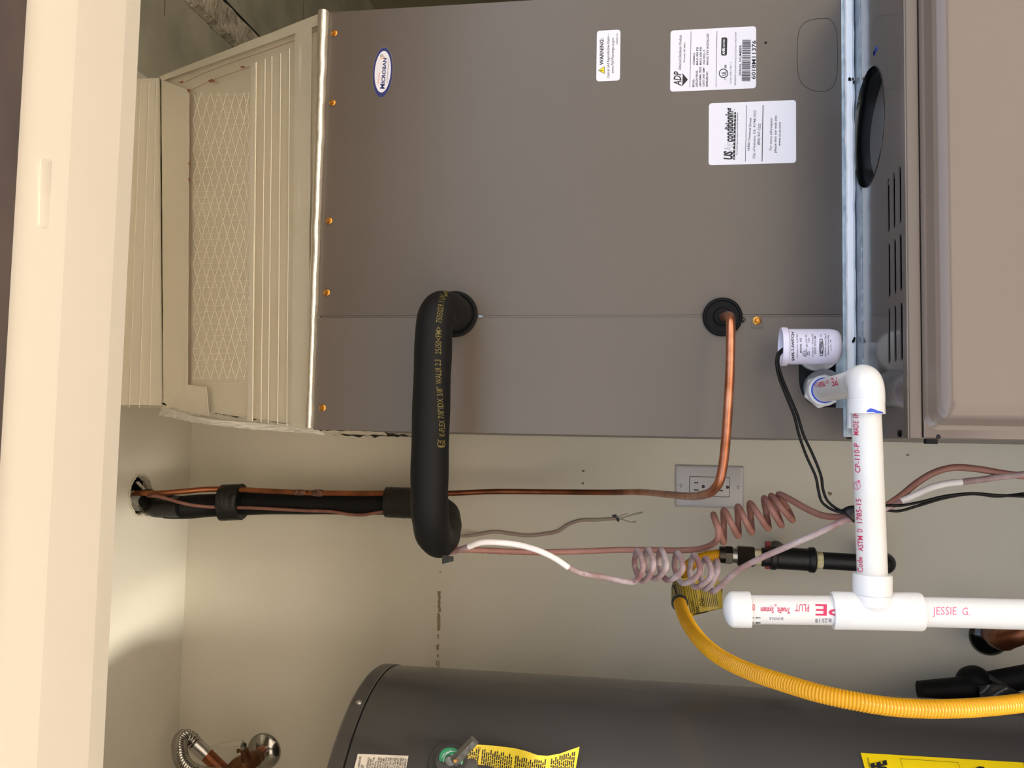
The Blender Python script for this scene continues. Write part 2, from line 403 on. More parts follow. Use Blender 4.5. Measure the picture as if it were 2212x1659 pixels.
# door head: cream jamb with stop, brown outside trim
X0, X1 = XL, XR
tj = struct(G().prism([(X0, .5605, 2.0370), (X0, .6146, 2.030), (X0, .6775, 2.0296), (X0, .7035, 2.0330), (X0, .7035, 2.12), (X0, .5605, 2.12)], (X1-X0, 0, 0)), 'trim_head', 'jamb', smooth=0)
def soff(px, py): return at(px, py, Z=2.0336)
pl = [(85,347),(90,343),(113,344),(119,350),(118,492),(115,497),(88,493),(83,487)]
pts = [soff(*p) for p in pl]; cc = sum(pts, Vector()) / len(pts)
G().loft([[p for p in pts], [p.lerp(cc, .01) + Vector((0,0,-.0012)) for p in pts], [p.lerp(cc, .06) + Vector((0,0,-.0014)) for p in pts]], cap1=True).build('painted_strike_plate', 'jamb', tj, smooth=50)
struct(G().box((X0, .46, 2.0285), (X1, .5572, 2.125)), 'trim_outer', 'brown', bevel=.002)
for nm, xa, xb in (('trim_left', XL-.01, XL+.02), ('trim_right', XR-.02, XR+.01)):
    struct(G().box((xa, .5589, 0), (xb, .7015, 2.0275)), nm, 'jamb')
# scars on the back wall: torn paint line, plaster crack, drips and specks
def scar(pxs, name, mt, proud=.0007):
    """pxs: list of outlines in px on the wall"""
    g = G()
    for o_ in pxs: g.prism([at(a, b, Y=YB-.0002) for a, b in o_], (0, -proud, 0))
    return g.build(name, mt, wb, smooth=0)
def rag(x0, x1, y0, y1, n=10, a=1.2):
    L = [(x0 + random.uniform(-a, a), y0 + (y1-y0)*i/n) for i in range(n+1)]; Rr = [(x1 + random.uniform(-a, a), y0 + (y1-y0)*i/n) for i in range(n+1)]
    return L + Rr[::-1]
scar([rag(946, 952, 1277, 1322), rag(944.5, 950.5, 1324, 1362)], 'paint_scar', 'scar')
scar([rag(945, 948, 1370, 1380, 4, .8), rag(945.5, 948, 1391, 1396, 3, .6), rag(943, 948, 1393, 1404, 4, 1), rag(944, 948, 1414, 1419, 3, .8), rag(942.5, 945, 1427, 1438, 4, .8), rag(947, 949, 1427, 1444, 4, .5), rag(950, 952, 1234, 1238, 3, .4)], 'drip_mark', 'scar')
scar([[(1257,1016),(1263,1015),(1262,1019),(1258,1020)], [(1256,1043),(1261,1041),(1261,1046),(1257,1046)], [(1957,981),(1963,981),(1965,984),(1958,985)], [(2091,1032),(2099,1032),(2100,1035),(2091,1036)], [(1788,1062),(1797,1064),(1796,1070),(1790,1070)]], 'paint_chip', 'stain')
crk = G()
for seg, r in (([(1296,1124),(1318,1120),(1334,1122),(1350,1117),(1372,1110),(1388,1107)], .0014), ([(1322,1113),(1334,1121),(1337,1128)], .001), ([(1338,1120),(1362,1128),(1374,1127)], .0012), ([(1330,1118),(1344,1113),(1356,1109)], .0008)):
    crk.tube([at(a, b, Y=YB) for a, b in seg], [r*(.6+.8*random.random()) for _ in seg], 6)
crk.build('plaster_crack', 'plaster', wb)
scar([[(1322,1113),(1331,1111),(1333,1117),(1326,1117)], [(1331,1119),(1336,1117),(1338,1126),(1333,1126)]], 'plaster_pit', 'knock', .0022)

# ================================================================== COIL CABINET
cab = thing('coil_cabinet', 'large taupe sheet metal air handler coil cabinet with white stickers beside the wall outlet', 'cabinet', (.27, 1.26, 1.345))
xa, xb, zb, zt = .007, .5335, 1.348, 1.9693
xs = .1445
G().box((xa, YC+.002, zb), (xb, 1.525, zt-.001)).build('case', 'taupe', cab, bevel=.002)
fp = G().box((xs+.0028, YC-.0005, zb+.001), (xb, YC+.003, zt)).build('front_panel', 'taupe', cab, bevel=.0006)
# access panel on the left with the drain cut-out
dr = [at(a, b, Y=YC) for a, b in [(1805,745),(1805,880),(1775,880),(1757,876),(1742,866),(1732,850),(1727,835),(1725,820),(1725,745)]]
dr = [(p.x, YC-.0016, p.z) for p in dr]
ap = G().holed([[(xa, YC-.0016, zb), (xs, YC-.0016, zb), (xs, YC-.0016, zt), (xa, YC-.0016, zt)], dr], (0, .0042, 0)).build('access_panel', 'taupe', cab, smooth=0)
G().box((min(p[0] for p in dr)-.004, YC+.0006, min(p[2] for p in dr)-.004), (max(p[0] for p in dr)+.004, YC+.0019, max(p[2] for p in dr)+.004)).build('drain_recess', 'dark', cab)
G().box((xs+.0002, YC-.0008, zb+.002), (xs+.0026, YC+.002, zt-.004)).build('seam_fold', 'taupe', cab, bevel=.0004)
pa = at(1041, 683, Y=YC-.002)
G().box((pa.x-.002, YC-.0035, pa.z-.001), (pa.x+.001, YC-.001, pa.z+.004)).build('seam_tab', 'galv', cab)
# screws
def screw_mesh(p, r=.0042):
    g = G(); g.lathe([(r*.2, 0), (r, 0), (r*1.0, .0006), (r*.72, .0012), (r*.62, .0013)], p, (0, -1, 0), 18)
    g.lathe([(r*.6, .0010), (r*.6, .0038), (r*.45, .0044)], p, (0, -1, 0), 6, rot=.3); return g
sp = [(722,72),(718,222),(711,477),(706,632),(697,881)]
s0 = None
for a, b in sp:
    p = at(a, b, Y=YC-.0012)
    if s0 is None:
        s0 = screw_mesh(Vector((0, 0, 0)) + BASE[cab.name]).build('screw', 'gold', cab); s0.location = p - BASE[cab.name]
    else:
        c = s0.copy(); COL.objects.link(c); c.location = p - BASE[cab.name]
p = at(1635, 693, Y=YC-.0026); c = s0.copy(); COL.objects.link(c); c.location = p - BASE[cab.name]; c.scale = (1.15, 1.15, 1.15)
p = at(1635, 697, Y=YC-.0018); G().box((p.x-.006, YC-.0024, p.z-.006), (p.x+.006, YC-.001, p.z+.0065)).build('screw_clip', 'taupe', cab, bevel=.0003)
p = at(1606, 694, Y=YC-.002); G().lathe([(.0014, 0), (.0014, .0006)], p, (0, -1, 0), 12).build('pilot_hole', 'dark', cab)
g = G(); q = [at(1606 + 5*math.cos(t), 692 - 5*math.sin(t), Y=YC-.002) for t in [math.pi*i/8 for i in range(9)]]; g.tube(q, .0004, 6).build('pilot_arc', 'dark', cab)
# knock-out outline
q = [at(a, b, Y=YC-.0006) for a, b in [(1790,40),(1760,41),(1740,48),(1728,62),(1723,85),(1722,120),(1723,150),(1729,175),(1742,189),(1765,197),(1785,196),(1798,188),(1806,170),(1809,140),(1809,95),(1806,65),(1799,48),(1790,40)]]
G().tube(cr(q, 4), .0003, 6, False).build('knockout_outline', 'knock', cab)
p = at(1654, 92, Y=YC-.0006); G().lathe([(.0016, 0), (.001, .0006)], p, (0, -1, 0), 7).build('paint_speck', 'dark', cab)
# grommets
def grommet(px, py, r):
    p = at(px, py, Y=YC-.0018)
    G().lathe([(r*.3, 0), (r*1.0, 0), (r*1.0, .003), (r*.93, .0045), (r*.86, .0045), (r*.82, .0028), (r*.5, .0024), (r*.42, .005), (r*.3, .005)], p, (0, -1, 0), 40).build('grommet', 'grommet', cab)
grommet(983, 679, .0277); grommet(1560.5, 685, .0222)
# drain ports in the cut-out
p = at(1775, 838, Y=YC+.001); G().lathe([(.012, 0), (.0200, 0), (.0200, .016), (.0186, .018), (.012, .018)], p, (0, -1, 0), 36).build('drain_port', 'pvcgrey', cab)
p = at(1765, 760, Y=YC+.001); G().lathe([(.012, 0), (.0225, 0), (.0225, .010), (.012, .010)], p, (0, -1, 0), 36).build('drain_port', 'pvcsmooth', cab)
a = at(1805, 740, Y=YC-.002); b = at(1822, 881, Y=YC-.002); G().box((b.x, YC-.0026, b.z), (a.x, YC+.0005, a.z)).build('pan_lip', 'galv', cab)
# galvanized flange and caulk under the cabinet
G().box((.010, YC-.0025, ZT+.0008), (.5335, YC+.001, zb+.0035)).build('flange', 'galv', cab, bevel=.0006)
ya = at(1862, 500, Z=ZT).y
hcx = at(1882, 268, Z=ZT); HR = .0625
hy = .9415
edge = []
for i in range(0, 121):
    x = .075 + (.5335-.075)*i/120; y = ya + random.uniform(-.0007, .0007); d = abs(x - hcx.x)
    if d < HR + .001: y = min(max(y, hy + math.sqrt(max((HR+.0012)**2 - d*d, 0))), YC-.0032)
    edge.append((x, y, ZT+.0009))
G().prism(edge + [(.5335, YC-.002, ZT+.0009), (.075, YC-.002, ZT+.0009)], (0, 0, -.0008)).build('flange', 'galv', cab, smooth=0)
cp = [Vector((.5325 - .0090*i, YC-.0055 - .0004*random.random(), ZT + .0066 + .0003*random.uniform(-1, 1))) for i in range(58)]
G().tube(cr(cp, 2), [.0050 + .0003*math.sin(i*.5) + .0002*random.random() for i in range(len(cp)*2-1)], 10).build('caulk_bead', 'caulk', cab)
for a, b in ((1838, 173), (1838, 733)):
    p = at(a, b, Y=YC-.011); g = G()
    for k in range(5): q = p + Vector((random.uniform(-.003, .003), 0, random.uniform(-.004, .002))); g.box(q - Vector((.0014, .001, .0008)), q + Vector((.0014, .001, .0008)))
    g.build('marker_smear', 'dark', cab)
# foil tape showing along the left edge
g = G(); g.grid(lambda u, v: (xa - .0012 - .004*u + .0012*random.random(), YC + .008 + .02*u, 1.962 - .078*v + .002*random.random()), 3, 14).build('edge_tape', 'foilbright', cab)

# stickers
def sticker(pts, name, mt, label, rad=.0035):
    """pts: four px corners (top-left of the reading direction first is not needed) on the front panel"""
    P = [at(a, b, Y=YC-.0006) for a, b in pts]; x0 = sum(sorted(p.x for p in P)[:2])/2; x1 = sum(sorted(p.x for p in P)[2:])/2; z0 = sum(sorted(p.z for p in P)[:2])/2; z1 = sum(sorted(p.z for p in P)[2:])/2
    g = G().prism([(x, YC-.0005, z) for x, z in rrect(x0, x1, z0, z1, rad)], (0, -.00035, 0))
    return tag(g.build(name, mt, cab, smooth=0), label)
SURF = onplane(YC-.00105)
wl = sticker([(1289,66),(1340,65),(1339.5,174.5),(1288.5,175.5)], 'warning_sticker', 'sticker', 'small white sticker with a yellow warning triangle')
P_ = Print(4.254, 1240, 30)
P_.text('WARNING:', (270,470), (271,225), 34, .025); P_.text('Cancer and Reproductive Harm –', (325,590), (326,182), 26); P_.text('www.P65Warnings.ca.gov.', (365,548), (366,215), 24); P_.text('0600001101', (402,280), (403,180), 14)
P_.poly([(219,519),(281,481),(281,551)])
P_.build('lettering', 'ink_k', wl, SURF)
P_ = Print(4.254, 1240, 30).poly([(227,518),(277,488),(277,545)]); P_.build('warning_triangle', 'energy', wl, onplane(YC-.0012))
P_ = Print(4.254, 1240, 30).poly([(240,515),(262,514),(262,521),(240,520)]).poly([(266,515),(272,515),(272,520),(266,520)]); P_.build('exclamation_mark', 'ink_k', wl, onplane(YC-.00135))

rl = sticker([(1449,63),(1634,60),(1632.5,194),(1447,195)], 'rating_sticker', 'sticker', 'white rating plate sticker with barcode and serial number')
P_ = Print(11.06, 1440, 50)
P_.text('Advanced Distributor Products', (345,1120), (360,285), 68, 0, .3); P_.text('Grenada, MS 38901', (440,940), (450,465), 42)
P_.line((555,1535), (585,200), 10)
for t, x, y0, y1, hh in (('MODEL:',660,1525,1330,46),('CV6000C6',675,995,715,50),('DESIGN PRESS:',742,1520,1130,48),('MAX 450 PSI',752,995,575,48),('ABNORMAL PRESS:',824,1515,1035,48),('MAX 600 PSI',834,995,575,48),('CONT OPER TEMP:',906,1515,1055,48),('250 DEG. F',916,990,640,48),('REFRIGERANT:',986,1515,1150,48),('R410A TXV INSTALLED',1002,990,250,50)):
    P_.text(t, (x,y0), (x+6,y1), hh, .012)
P_.line((1178,1535), (1205,190), 10)
P_.ring((1360,1198), 112, 20); P_.text('UL', (1425,1250), (1428,1145), 110, .02); P_.text('c', (1422,1360), (1423,1320), 70); P_.text('us', (1428,1072), (1428,995), 70, .02)
P_.text('SERIAL NUMBER', (1780,1252), (1790,518), 52, .012); P_.text('6018M11376', (2122,1340), (2135,415), 95, .018)
P_.poly([(1300,745),(1320,772),(1420,772),(1440,745),(1450,370),(1430,343),(1320,343),(1310,370)])
y = 1385
while y > 392:
    wd = random.choice((7, 7, 12, 16, 22)); P_.poly([(1795+(1385-y)*.015,y),(2000+(1385-y)*.012,y),(2000+(1385-y)*.012,y-wd),(1795+(1385-y)*.015,y-wd)]); y -= wd + random.choice((8, 9, 14, 20))
P_.poly([(360,1515),(375,1190),(510,1350)])
P_.text('ADP', (345,1500), (345,1150), 175, .02, .25)
P_.build('lettering', 'ink_k', rl, SURF)
P_ = Print(11.06, 1440, 50).text('LISTED 3FB6 TYPE 1-a', (1548,1445), (1555,930), 38).text('REFRIGERANT EVAPORATOR ALSO AS SECTION OF HEAT PUMP', (1658,1480), (1675,210), 40)
P_.build('fine_print', 'ink_g', rl, SURF)
for P_ in (Print(11.06, 1440, 50).text('AHRI', (1390,750), (1392,595), 62, .03), Print(11.06, 1440, 50).text('CERTIFIED', (1392,575), (1394,380), 46), Print(11.06, 1440, 50).line((372,1470), (382,1225), 7)):
    P_.build('white_print', 'ink_w', rl, onplane(YC-.0012))

ul = sticker([(1532.5,220),(1720,219.5),(1719,355),(1529.5,354)], 'distributor_sticker', 'sticker', 'white sticker with a bold distributor name and street address')
P_ = Print(10.533, 1520, 210)
P_.text('US', (650,1420), (655,1228), 190, .05, .12); P_.text('conditioning', (665,1018), (672,240), 185, .035, .1)
for t, a, b, hh in (('16900 Chestnut Street',(1048,1215),(1090,470),56),('City of Industry, CA  91748-1012',(1168,1395),(1192,300),56),('(800) 937-7222',(1275,1085),(1297,600),56),('For more information',(1550,1205),(1563,475),56),('please visit our web site:',(1652,1260),(1664,410),56),('www.us-ac.com',(1748,1110),(1757,570),56),('The worlds largest privately owned HVAC distributor',(770,1325),(785,345),34)):
    P_.text(t, a, b, hh, .004)
P_.line((950,1460), (975,180), 11); P_.line((1328,1465), (1352,180), 17)
P_.poly([(666,1420),(714,1420),(738,342),(695,342)])
P_.build('lettering', 'ink_k', ul, SURF)
Print(10.533, 1520, 210).text('Air', (655,1222), (662,1030), 190, -.012, .1).build('outlined_word', 'ink_g', ul, SURF)
Print(10.533, 1520, 210).text('Air', (652,1214), (658,1036), 178, -.03, .1).build('outline_fill', 'ink_w', ul, onplane(YC-.0012))
P_ = Print(10.533, 1520, 210)
for i, ch in enumerate('DISTRIBUTORS'):
    y = 1388 - i*89; P_.text(ch, (705+i*1.8,y), (705+i*1.8,y-(14 if ch == 'I' else 34)), 34, .02)
P_.build('white_print', 'ink_w', ul, onplane(YC-.0012))

# oval badge
rot = math.radians(4.5)
def oval(cx, cy, rx, ry, y0, dy, name, mt, par, label=None):
    P = [(cx + rx*math.cos(t)*math.cos(rot) - ry*math.sin(t)*math.sin(rot), cy + rx*math.cos(t)*math.sin(rot) + ry*math.sin(t)*math.cos(rot)) for t in [2*math.pi*i/48 for i in range(48)]]
    return tag(G().prism([at(a, b, Y=y0) for a, b in P], (0, dy, 0)).build(name, mt, par, smooth=0), label)
bd = oval(827.0, 156.3, 23.5, 57.5, YC-.0005, -.0004, 'oval_badge', 'taupe', cab, 'blue rimmed white oval badge')
oval(826.8, 156.5, 20.5, 53.5, YC-.0009, -.0004, 'blue_rim', 'ink_n', bd); oval(826.8, 155.0, 17.2, 45, YC-.0013, -.0002, 'white_field', 'sticker', bd)
P_ = Print(12.76, 790, 90).text('M', (515,1302), (524,1172), 122, .02).text('ICROBAN', (524,1150), (577,455), 96, .03).text('ANTIMICROBIAL TECHNOLOGY', (600,1145), (648,465), 24).build('lettering', 'ink_n', bd, onplane(YC-.00165))
Print(12.76, 790, 90).text('PROTECTED BY', (362,1155), (396,840), 32, .01).build('red_print', 'ink_o', bd, onplane(YC-.00165))
Print(12.76, 790, 90).ring((455,425), 58, 22).build('amber_swirl', 'ink_a', bd, onplane(YC-.00165))
Print(12.76, 790, 90).ring((440,385), 42, 20).build('blue_swirl', 'ink_s', bd, onplane(YC-.00172))

# ================================================================== FOIL PLENUM
ple = thing('duct_plenum', 'foil faced supply air duct tapering up to the ceiling above the coil cabinet', 'duct', (.29, 1.26, 1.97))
fA = at(707, 28, Y=YC+.001); fB = at(681, 924, Y=YC+.001); fC = at(352, 876, Y=1.22); fA.z = fB.z = zt
_n = (fA - fB).cross(fC - fB).normalized(); _d = ray(345, 168); fD = O + _d * ((fB - O).dot(_n) / _d.dot(_n))
def fin(n, a): return [random.uniform(-a, a) for _ in range(n)]
def bil(u, v, off=0):
    """u along X (0 left end .. 1 right end), v up the leaning front"""
    p = fB.lerp(fA, u).lerp(fC.lerp(fD, u), v); nrm = (fA - fB).cross(fC - fB).normalized()
    if nrm.y > 0: nrm = -nrm
    return p + nrm * off
def facepx(px, py, off=0):
    """pixel -> leaning front face"""
    nrm = (fA - fB).cross(fC - fB).normalized()
    if nrm.y > 0: nrm = -nrm
    d = ray(px, py); t = (fB - O).dot(nrm) / d.dot(nrm); return O + d*t + nrm*off
from mathutils import noise
def nz(p, s): return noise.noise(Vector(p) * s)
fr = G().grid(lambda u, v: bil(u, v, -.0022 + .0012*nz((u*9, v*5, 0), 1) + .0007*nz((u*30, v*14, 3), 1)), 60, 40).build('front_face', 'foil', ple, smooth=80)
# left and right sides, collar
bk = 1.515
def side(p, q, name, s):
    return G().grid(lambda u, v: (lambda a, b: a.lerp(b, u) + Vector((s*((.009*min(1, u*5) if s < 0 else .002) + .004*nz((u*14, v*16, 5), 1) + .003*nz((u*40, v*40, 9), 1)), 0, 0)))(p.lerp(q, v), Vector((p.lerp(q, v).x, bk, p.lerp(q, v).z))), 30, 44).build(name, 'foiltape', ple, smooth=25)
tag(side(fB, fC, 'side_face', -1), 'crumpled bright foil side'); side(fA, fD, 'side_face', 1)
def col(px, py): return at(px, py, Y=1.22)
cl = [fC, fD]; zc_ = ZC + .002
G().grid(lambda u, v: Vector((fC.x + (fD.x - fC.x)*u, fC.y + (fD.y - fC.y)*u + .0025*nz((u*9, v*6, 1), 1), (fC.z + (fD.z - fC.z)*u)*(1-v) + zc_*v)), 40, 14).build('collar', 'foil', ple, smooth=80)
for x, s in ((fC.x, -1), (fD.x, 1)):
    z_ = fC.z if s < 0 else fD.z
    G().grid(lambda u, v: (x + .002*nz((u*8, v*8, s), 1), (fC.y if s < 0 else fD.y) + (bk-1.22)*u, z_ + (zc_-z_)*v), 10, 6).build('collar_side', 'foil', ple, smooth=60)
def foldf(u, v):
    A = [(352,875),(372,886),(410,898),(460,907),(560,915),(640,920),(682,924)]; B = [(343,897),(372,902),(410,911),(460,918),(540,927),(620,933),(702,939)]
    t = u*6; i = min(int(t), 5); f = t - i; a = Vector(A[i]).lerp(Vector(A[i+1]), f); b = Vector(B[i]).lerp(Vector(B[i+1]), f); c = a.lerp(b, v)
    return at(c.x, c.y + 2.2*nz((u*30, v*3, 1), 1)*v, Y=1.222 - .213*u + .012*v + .006*nz((u*26, v*5, 4), 1)*min(1, v*3))
tag(G().grid(foldf, 70, 7).build('edge_fold', 'foilfold', ple, smooth=25, solid=.0005), 'crumpled bright foil fold')
# tape bands, seams and creases on the leaning face
def band(p0, p1, p2, p3, name, mt, off=.0014, n=24, wv=.0007):
    """four px corners; a strip of tape lying on the face"""
    s = random.random()*20
    def f(u, v):
        a = Vector(p0 + (0,)).lerp(Vector(p1 + (0,)), u); b = Vector(p3 + (0,)).lerp(Vector(p2 + (0,)), u); c = a.lerp(b, v)
        return facepx(c.x, c.y, off + wv*nz((u*9+s, v*3, s), 1) + .0006)
    return G().grid(f, n, 4).build(name, mt, ple, smooth=60, solid=.0004)
band((352,172), (356,884), (408,872), (412,196), 'tape_band', 'foiltape')
band((545,140), (538,908), (548,910), (556,136), 'tape_band', 'foiltape', .0016)
band((640,75), (632,922), (668,930), (676,55), 'tape_band', 'foiltape', .0012)
band((352,176), (700,52), (706,26), (347,166), 'tape_band', 'foiltape', .0014, 40)
band((372,826), (450,836), (455,900), (376,880), 'tape_patch', 'foiltape', .0022)
def ridge(pts, r, name, mt):
    G().tube([facepx(a, b, .0016) for a, b in pts], r, 6).build(name, mt, ple)
for i, (x0, y0, x1, y1) in enumerate(((556,135,548,910), (575,128,566,912), (590,122,582,914), (609,116,602,916), (628,106,622,920), (650,96,643,860), (653,94,646,918), (672,60,668,926))):
    k = 9; pts = [(x0+(x1-x0)*j/k + random.uniform(-.5, .5), y0+(y1-y0)*j/k) for j in range(k+1)]
    ridge(pts, .0006, 'crease', 'thread')
for x0, y0, x1, y1 in ((322,176,301,880), (338,174,323,876), (304,176,279,882)):
    G().tube([at(x0+(x1-x0)*j/8, y0+(y1-y0)*j/8, Y=fC.y + (fD.y-fC.y)*(1-j/8) - .0018) for j in range(9)], .0005, 6).build('crease', 'thread', ple)
# torn seams and dark joint
ridge([(350,180),(349,300),(350,500),(352,700),(354,860)], .0005, 'corner_seam', 'stain')
ridge([(412,205),(414,330),(415,500),(414,700),(414,826)], .00035, 'torn_seam', 'tear')
ridge([(411,198),(450,178),(500,160),(545,144)], .00035, 'torn_seam', 'tear')
ridge([(395,181),(440,160),(500,137),(570,113),(640,88),(690,66)], .00035, 'torn_seam', 'tear')
for pl_ in ([(408,195),(416,194),(413,203)], [(454,176),(463,172),(470,177),(458,180)], [(523,146),(531,144),(535,147),(526,149)], [(412,385),(416,390),(413,395)], [(411,352),(416,355),(414,360)], [(390,180),(400,176),(398,181)]):
    G().prism([facepx(a, b, .003) for a, b in pl_], (0, -.0008, .0004)).build('kraft_tear', 'tear', ple, smooth=0)
# scrim reinforcement seen through the facing: a diamond and rung pattern of threads
g = G()
def thread(a, b):
    n = 6; g.tube([facepx(a[0]+(b[0]-a[0])*i/n, a[1]+(b[1]-a[1])*i/n, .0010) for i in range(n+1)], .00030, 4)
for y in range(205, 836, 13):
    x0 = 420; x1 = 538
    if y < 300: x0 = 440 + (y % 3)*10
    thread((x0, y+2), (x1, y-2))
for k, x in enumerate((418, 438, 456, 474, 492, 510, 528)):
    for y in range(200, 820, 62):
        thread((x, y), (min(x+18, 540), y+62)); thread((min(x+18, 540), y), (x, y+62))
tag(g.build('scrim_thread', 'thread', ple), kind='stuff')
# bright rolled foil edge over the cabinet top
pe = [Vector((fB.x + (fA.x - fB.x)*i/60, YC - .0030 + .0006*nz((i*.3, 2, 0), 1), zt + .0050 + .0007*nz((i*.3, 7, 0), 1))) for i in range(61)]
G().tube(pe, [.0050 + .0018*i/60 + .0010*nz((i*.25, 1, 4), 1) for i in range(61)], 12).build('rolled_edge', 'foilbright', ple, smooth=70)
# slit at the corner
g = G().prism([facepx(a, b, .0022) for a, b in [(351,872),(358,870),(366,878),(352,873)]], (0, -.0004, 0)); g.build('open_slit', 'dark', ple)

# ================================================================== FURNACE
fur = thing('furnace', 'taupe gas furnace with round flue opening and louver slots below the coil cabinet', 'furnace', (.27, 1.17, 0))
fx0, fx1 = .008, .534
def topq(px, py): return at(px, py, Z=ZT)
hx = topq(1882, 268).x
circ = [(hx + HR*math.cos(t), hy + HR*math.sin(t), ZT) for t in [2*math.pi*i/48 for i in range(48)]]
slots = []
for x0, x1, y0, y1 in ((1916,1921.5,385,502),(1928,1933.5,372,494),(1941,1946.5,359,484),(1917.5,1923,525,644),(1930,1935.6,516,636),(1942,1948,505,630),(1918,1923,665,786),(1931,1936,659,782),(1944,1950,653,779)):
    A = topq((x0+x1)/2, y0); B = topq((x0+x1)/2, y1); h = abs(topq(x0, y0).y - topq(x1, y0).y)/2
    cy = (A.y+B.y)/2; L = []
    for cx, a0 in ((A.x-h, -90), (B.x+h, 90)):
        for i in range(7):
            t = math.radians(a0 + 30*i); L.append((cx + h*math.cos(t), cy + h*math.sin(t), ZT))
    slots.append(L)
G().holed([[(fx0, YF, ZT), (fx1, YF, ZT), (fx1, 1.52, ZT), (fx0, 1.52, ZT)], circ] + slots, (0, 0, -.0012)).build('top_panel', 'taupeG', fur, smooth=0)
G().box((fx0, YF+.001, .12), (fx0+.001, 1.52, ZT-.001)).box((fx1-.001, YF+.001, .12), (fx1, 1.52, ZT-.001)).box((fx0, 1.519, .12), (fx1, 1.52, ZT-.001)).build('side_panel', 'taupe', fur)
G().box((fx0+.002, .83, ZT-.09), (hx-.075, .90, ZT-.085)).box((fx0+.002, YF+.03, .1), (fx1-.002, YF+.034, ZT-.02)).build('inner_baffle', 'dark', fur)
G().box((fx0+.01, YF+.04, 0), (fx1-.01, 1.5, .12)).build('base', 'dark', fur)
G().loft([[(hx + r*math.cos(t), hy + r*math.sin(t), z) for t in [2*math.pi*i/48 for i in range(48)]] for r, z in ((HR+.0006, ZT+.0004), (HR-.0002, ZT+.0006), (HR-.0010, ZT-.004), (HR-.0012, ZT-.010), (HR-.0014, ZT-.018))]).build('flue_collar', 'blackgloss', fur, smooth=60)
G().grid(lambda u, v: (hx - HR + 2*HR*u, hy - HR + 2*HR*v, ZT - .0165 - .004*math.sin(v*3.1)), 12, 16).build('inner_duct', 'ductgrey', fur, smooth=80)
# front: flat top lip, then the embossed door
zl = at(1985.5, 400, Y=YF).z
G().prism([(fx0, YF+.0016, ZT+.0003), (fx0, YF-.0012, ZT-.0016), (fx0, YF-.0008, zl+.002), (fx0, YF-.0002, zl), (fx0, YF+.012, zl), (fx0, YF+.012, ZT+.0003)], (fx1-fx0, 0, 0)).build('front_lip', 'taupeShade', fur, bevel=.0008)
rings = []
for inset, y in ((0, .8135), (.0004, .8118), (.0030, .8098), (.0034, .8094), (.0074, .8020), (.0080, .8012), (.0108, .7984), (.0114, .7979), (.0172, .7961), (.0190, .7957), (.0215, .7956)):
    rings.append([(x, y, z) for x, z in rrect(fx0+.001+inset*1.15+(.0075 if y < .8135 else 0), fx1-.001-inset*1.15, .72+inset, zl-.0012-inset, max(.012-inset*.2, .008), 8)])
G().box((fx0+.0006, YF-.0010, .718), (fx1-.0006, YF+.011, zl-.0014)).build('door_flange', 'taupeD', fur, bevel=.0012)
fd = G().loft(rings, cap1=True).build('door_panel', 'taupeD', fur, smooth=40)
G().box((fx0+.004, .81, .12), (fx1-.004, YF+.003, .715)).build('lower_door', 'taupeD', fur, bevel=.004)
p = at(2012, 953, Y=YF); G().box((p.x-.0025, YF-.002, p.z-.005), (p.x+.002, YF+.006, p.z+.005)).build('door_clip', 'grommet', fur, bevel=.0008)
p = at(2027, 943, Y=.8122); G().lathe([(.0022, 0), (.0014, .0008)], p, (0, -1, 0), 10).build('rivet_hole', 'dark', fur)
for a, b, mt in ((1890, 117, 'primer'), (1945, 938, 'dark')):
    p = topq(a, b); g = G()
    for k in range(7): q = p + Vector((random.uniform(-.004, .004), random.uniform(-.006, .006), .0004)); g.box(q - Vector((.0018, .002, .0003)), q + Vector((.0018, .002, .0003)))
    g.build('marker_smear', mt, fur)

# ================================================================== SUCTION LINE in black foam
suc = thing('suction_line', 'thick black foam insulated refrigerant pipe looping from the cabinet to the ceiling hole', 'pipe', at(928, 1100, Y=.915))
SP = path((984,680,1.02),(980,676,.975),(966,668,.94),(948,672,.917),(939,700,.907),(935,780,.905),(931,900,.905),(928,1020,.907),(928,1095,.915),(933,1142,.938),(944,1164,.985),(955,1166,1.06),(963,1150,1.16),(967,1128,1.27),(961,1106,1.37),(935,1092,1.44),(890,1087,1.468),(780,1087,1.472),(680,1086,1.468),(560,1087,1.458),(450,1092,1.43),(390,1096,1.405),(355,1094,1.39))
SC = cr(SP, 8); SR = .0205
radii = []
for i, p in enumerate(SC): radii.append(SR * (1 + .012*math.sin(i*.7)))
ins = G().tube(SC, radii, 28).build('insulation', 'rubber', suc, smooth=80)
top = at(318, 1082, Z=ZC)
G().tube(cr([SC[-1] + Vector((0,0,-.03)), SC[-1] + Vector((0,0,.02)), Vector((top.x, top.y+.004, ZC-.01)), Vector((top.x, top.y+.004, ZC+.08))], 5), .0178, 24).build('upper_sleeve', 'tape', suc, smooth=80)
p0 = at(968, 1196, Y=.99); G().grid(lambda u, v: at(955 + 24*u, 1218 - 6*u - 20*v*(1-.5*u), Y=.985 + .012*u), 4, 3).build('tape_flap', 'tape', suc, solid=.0008)
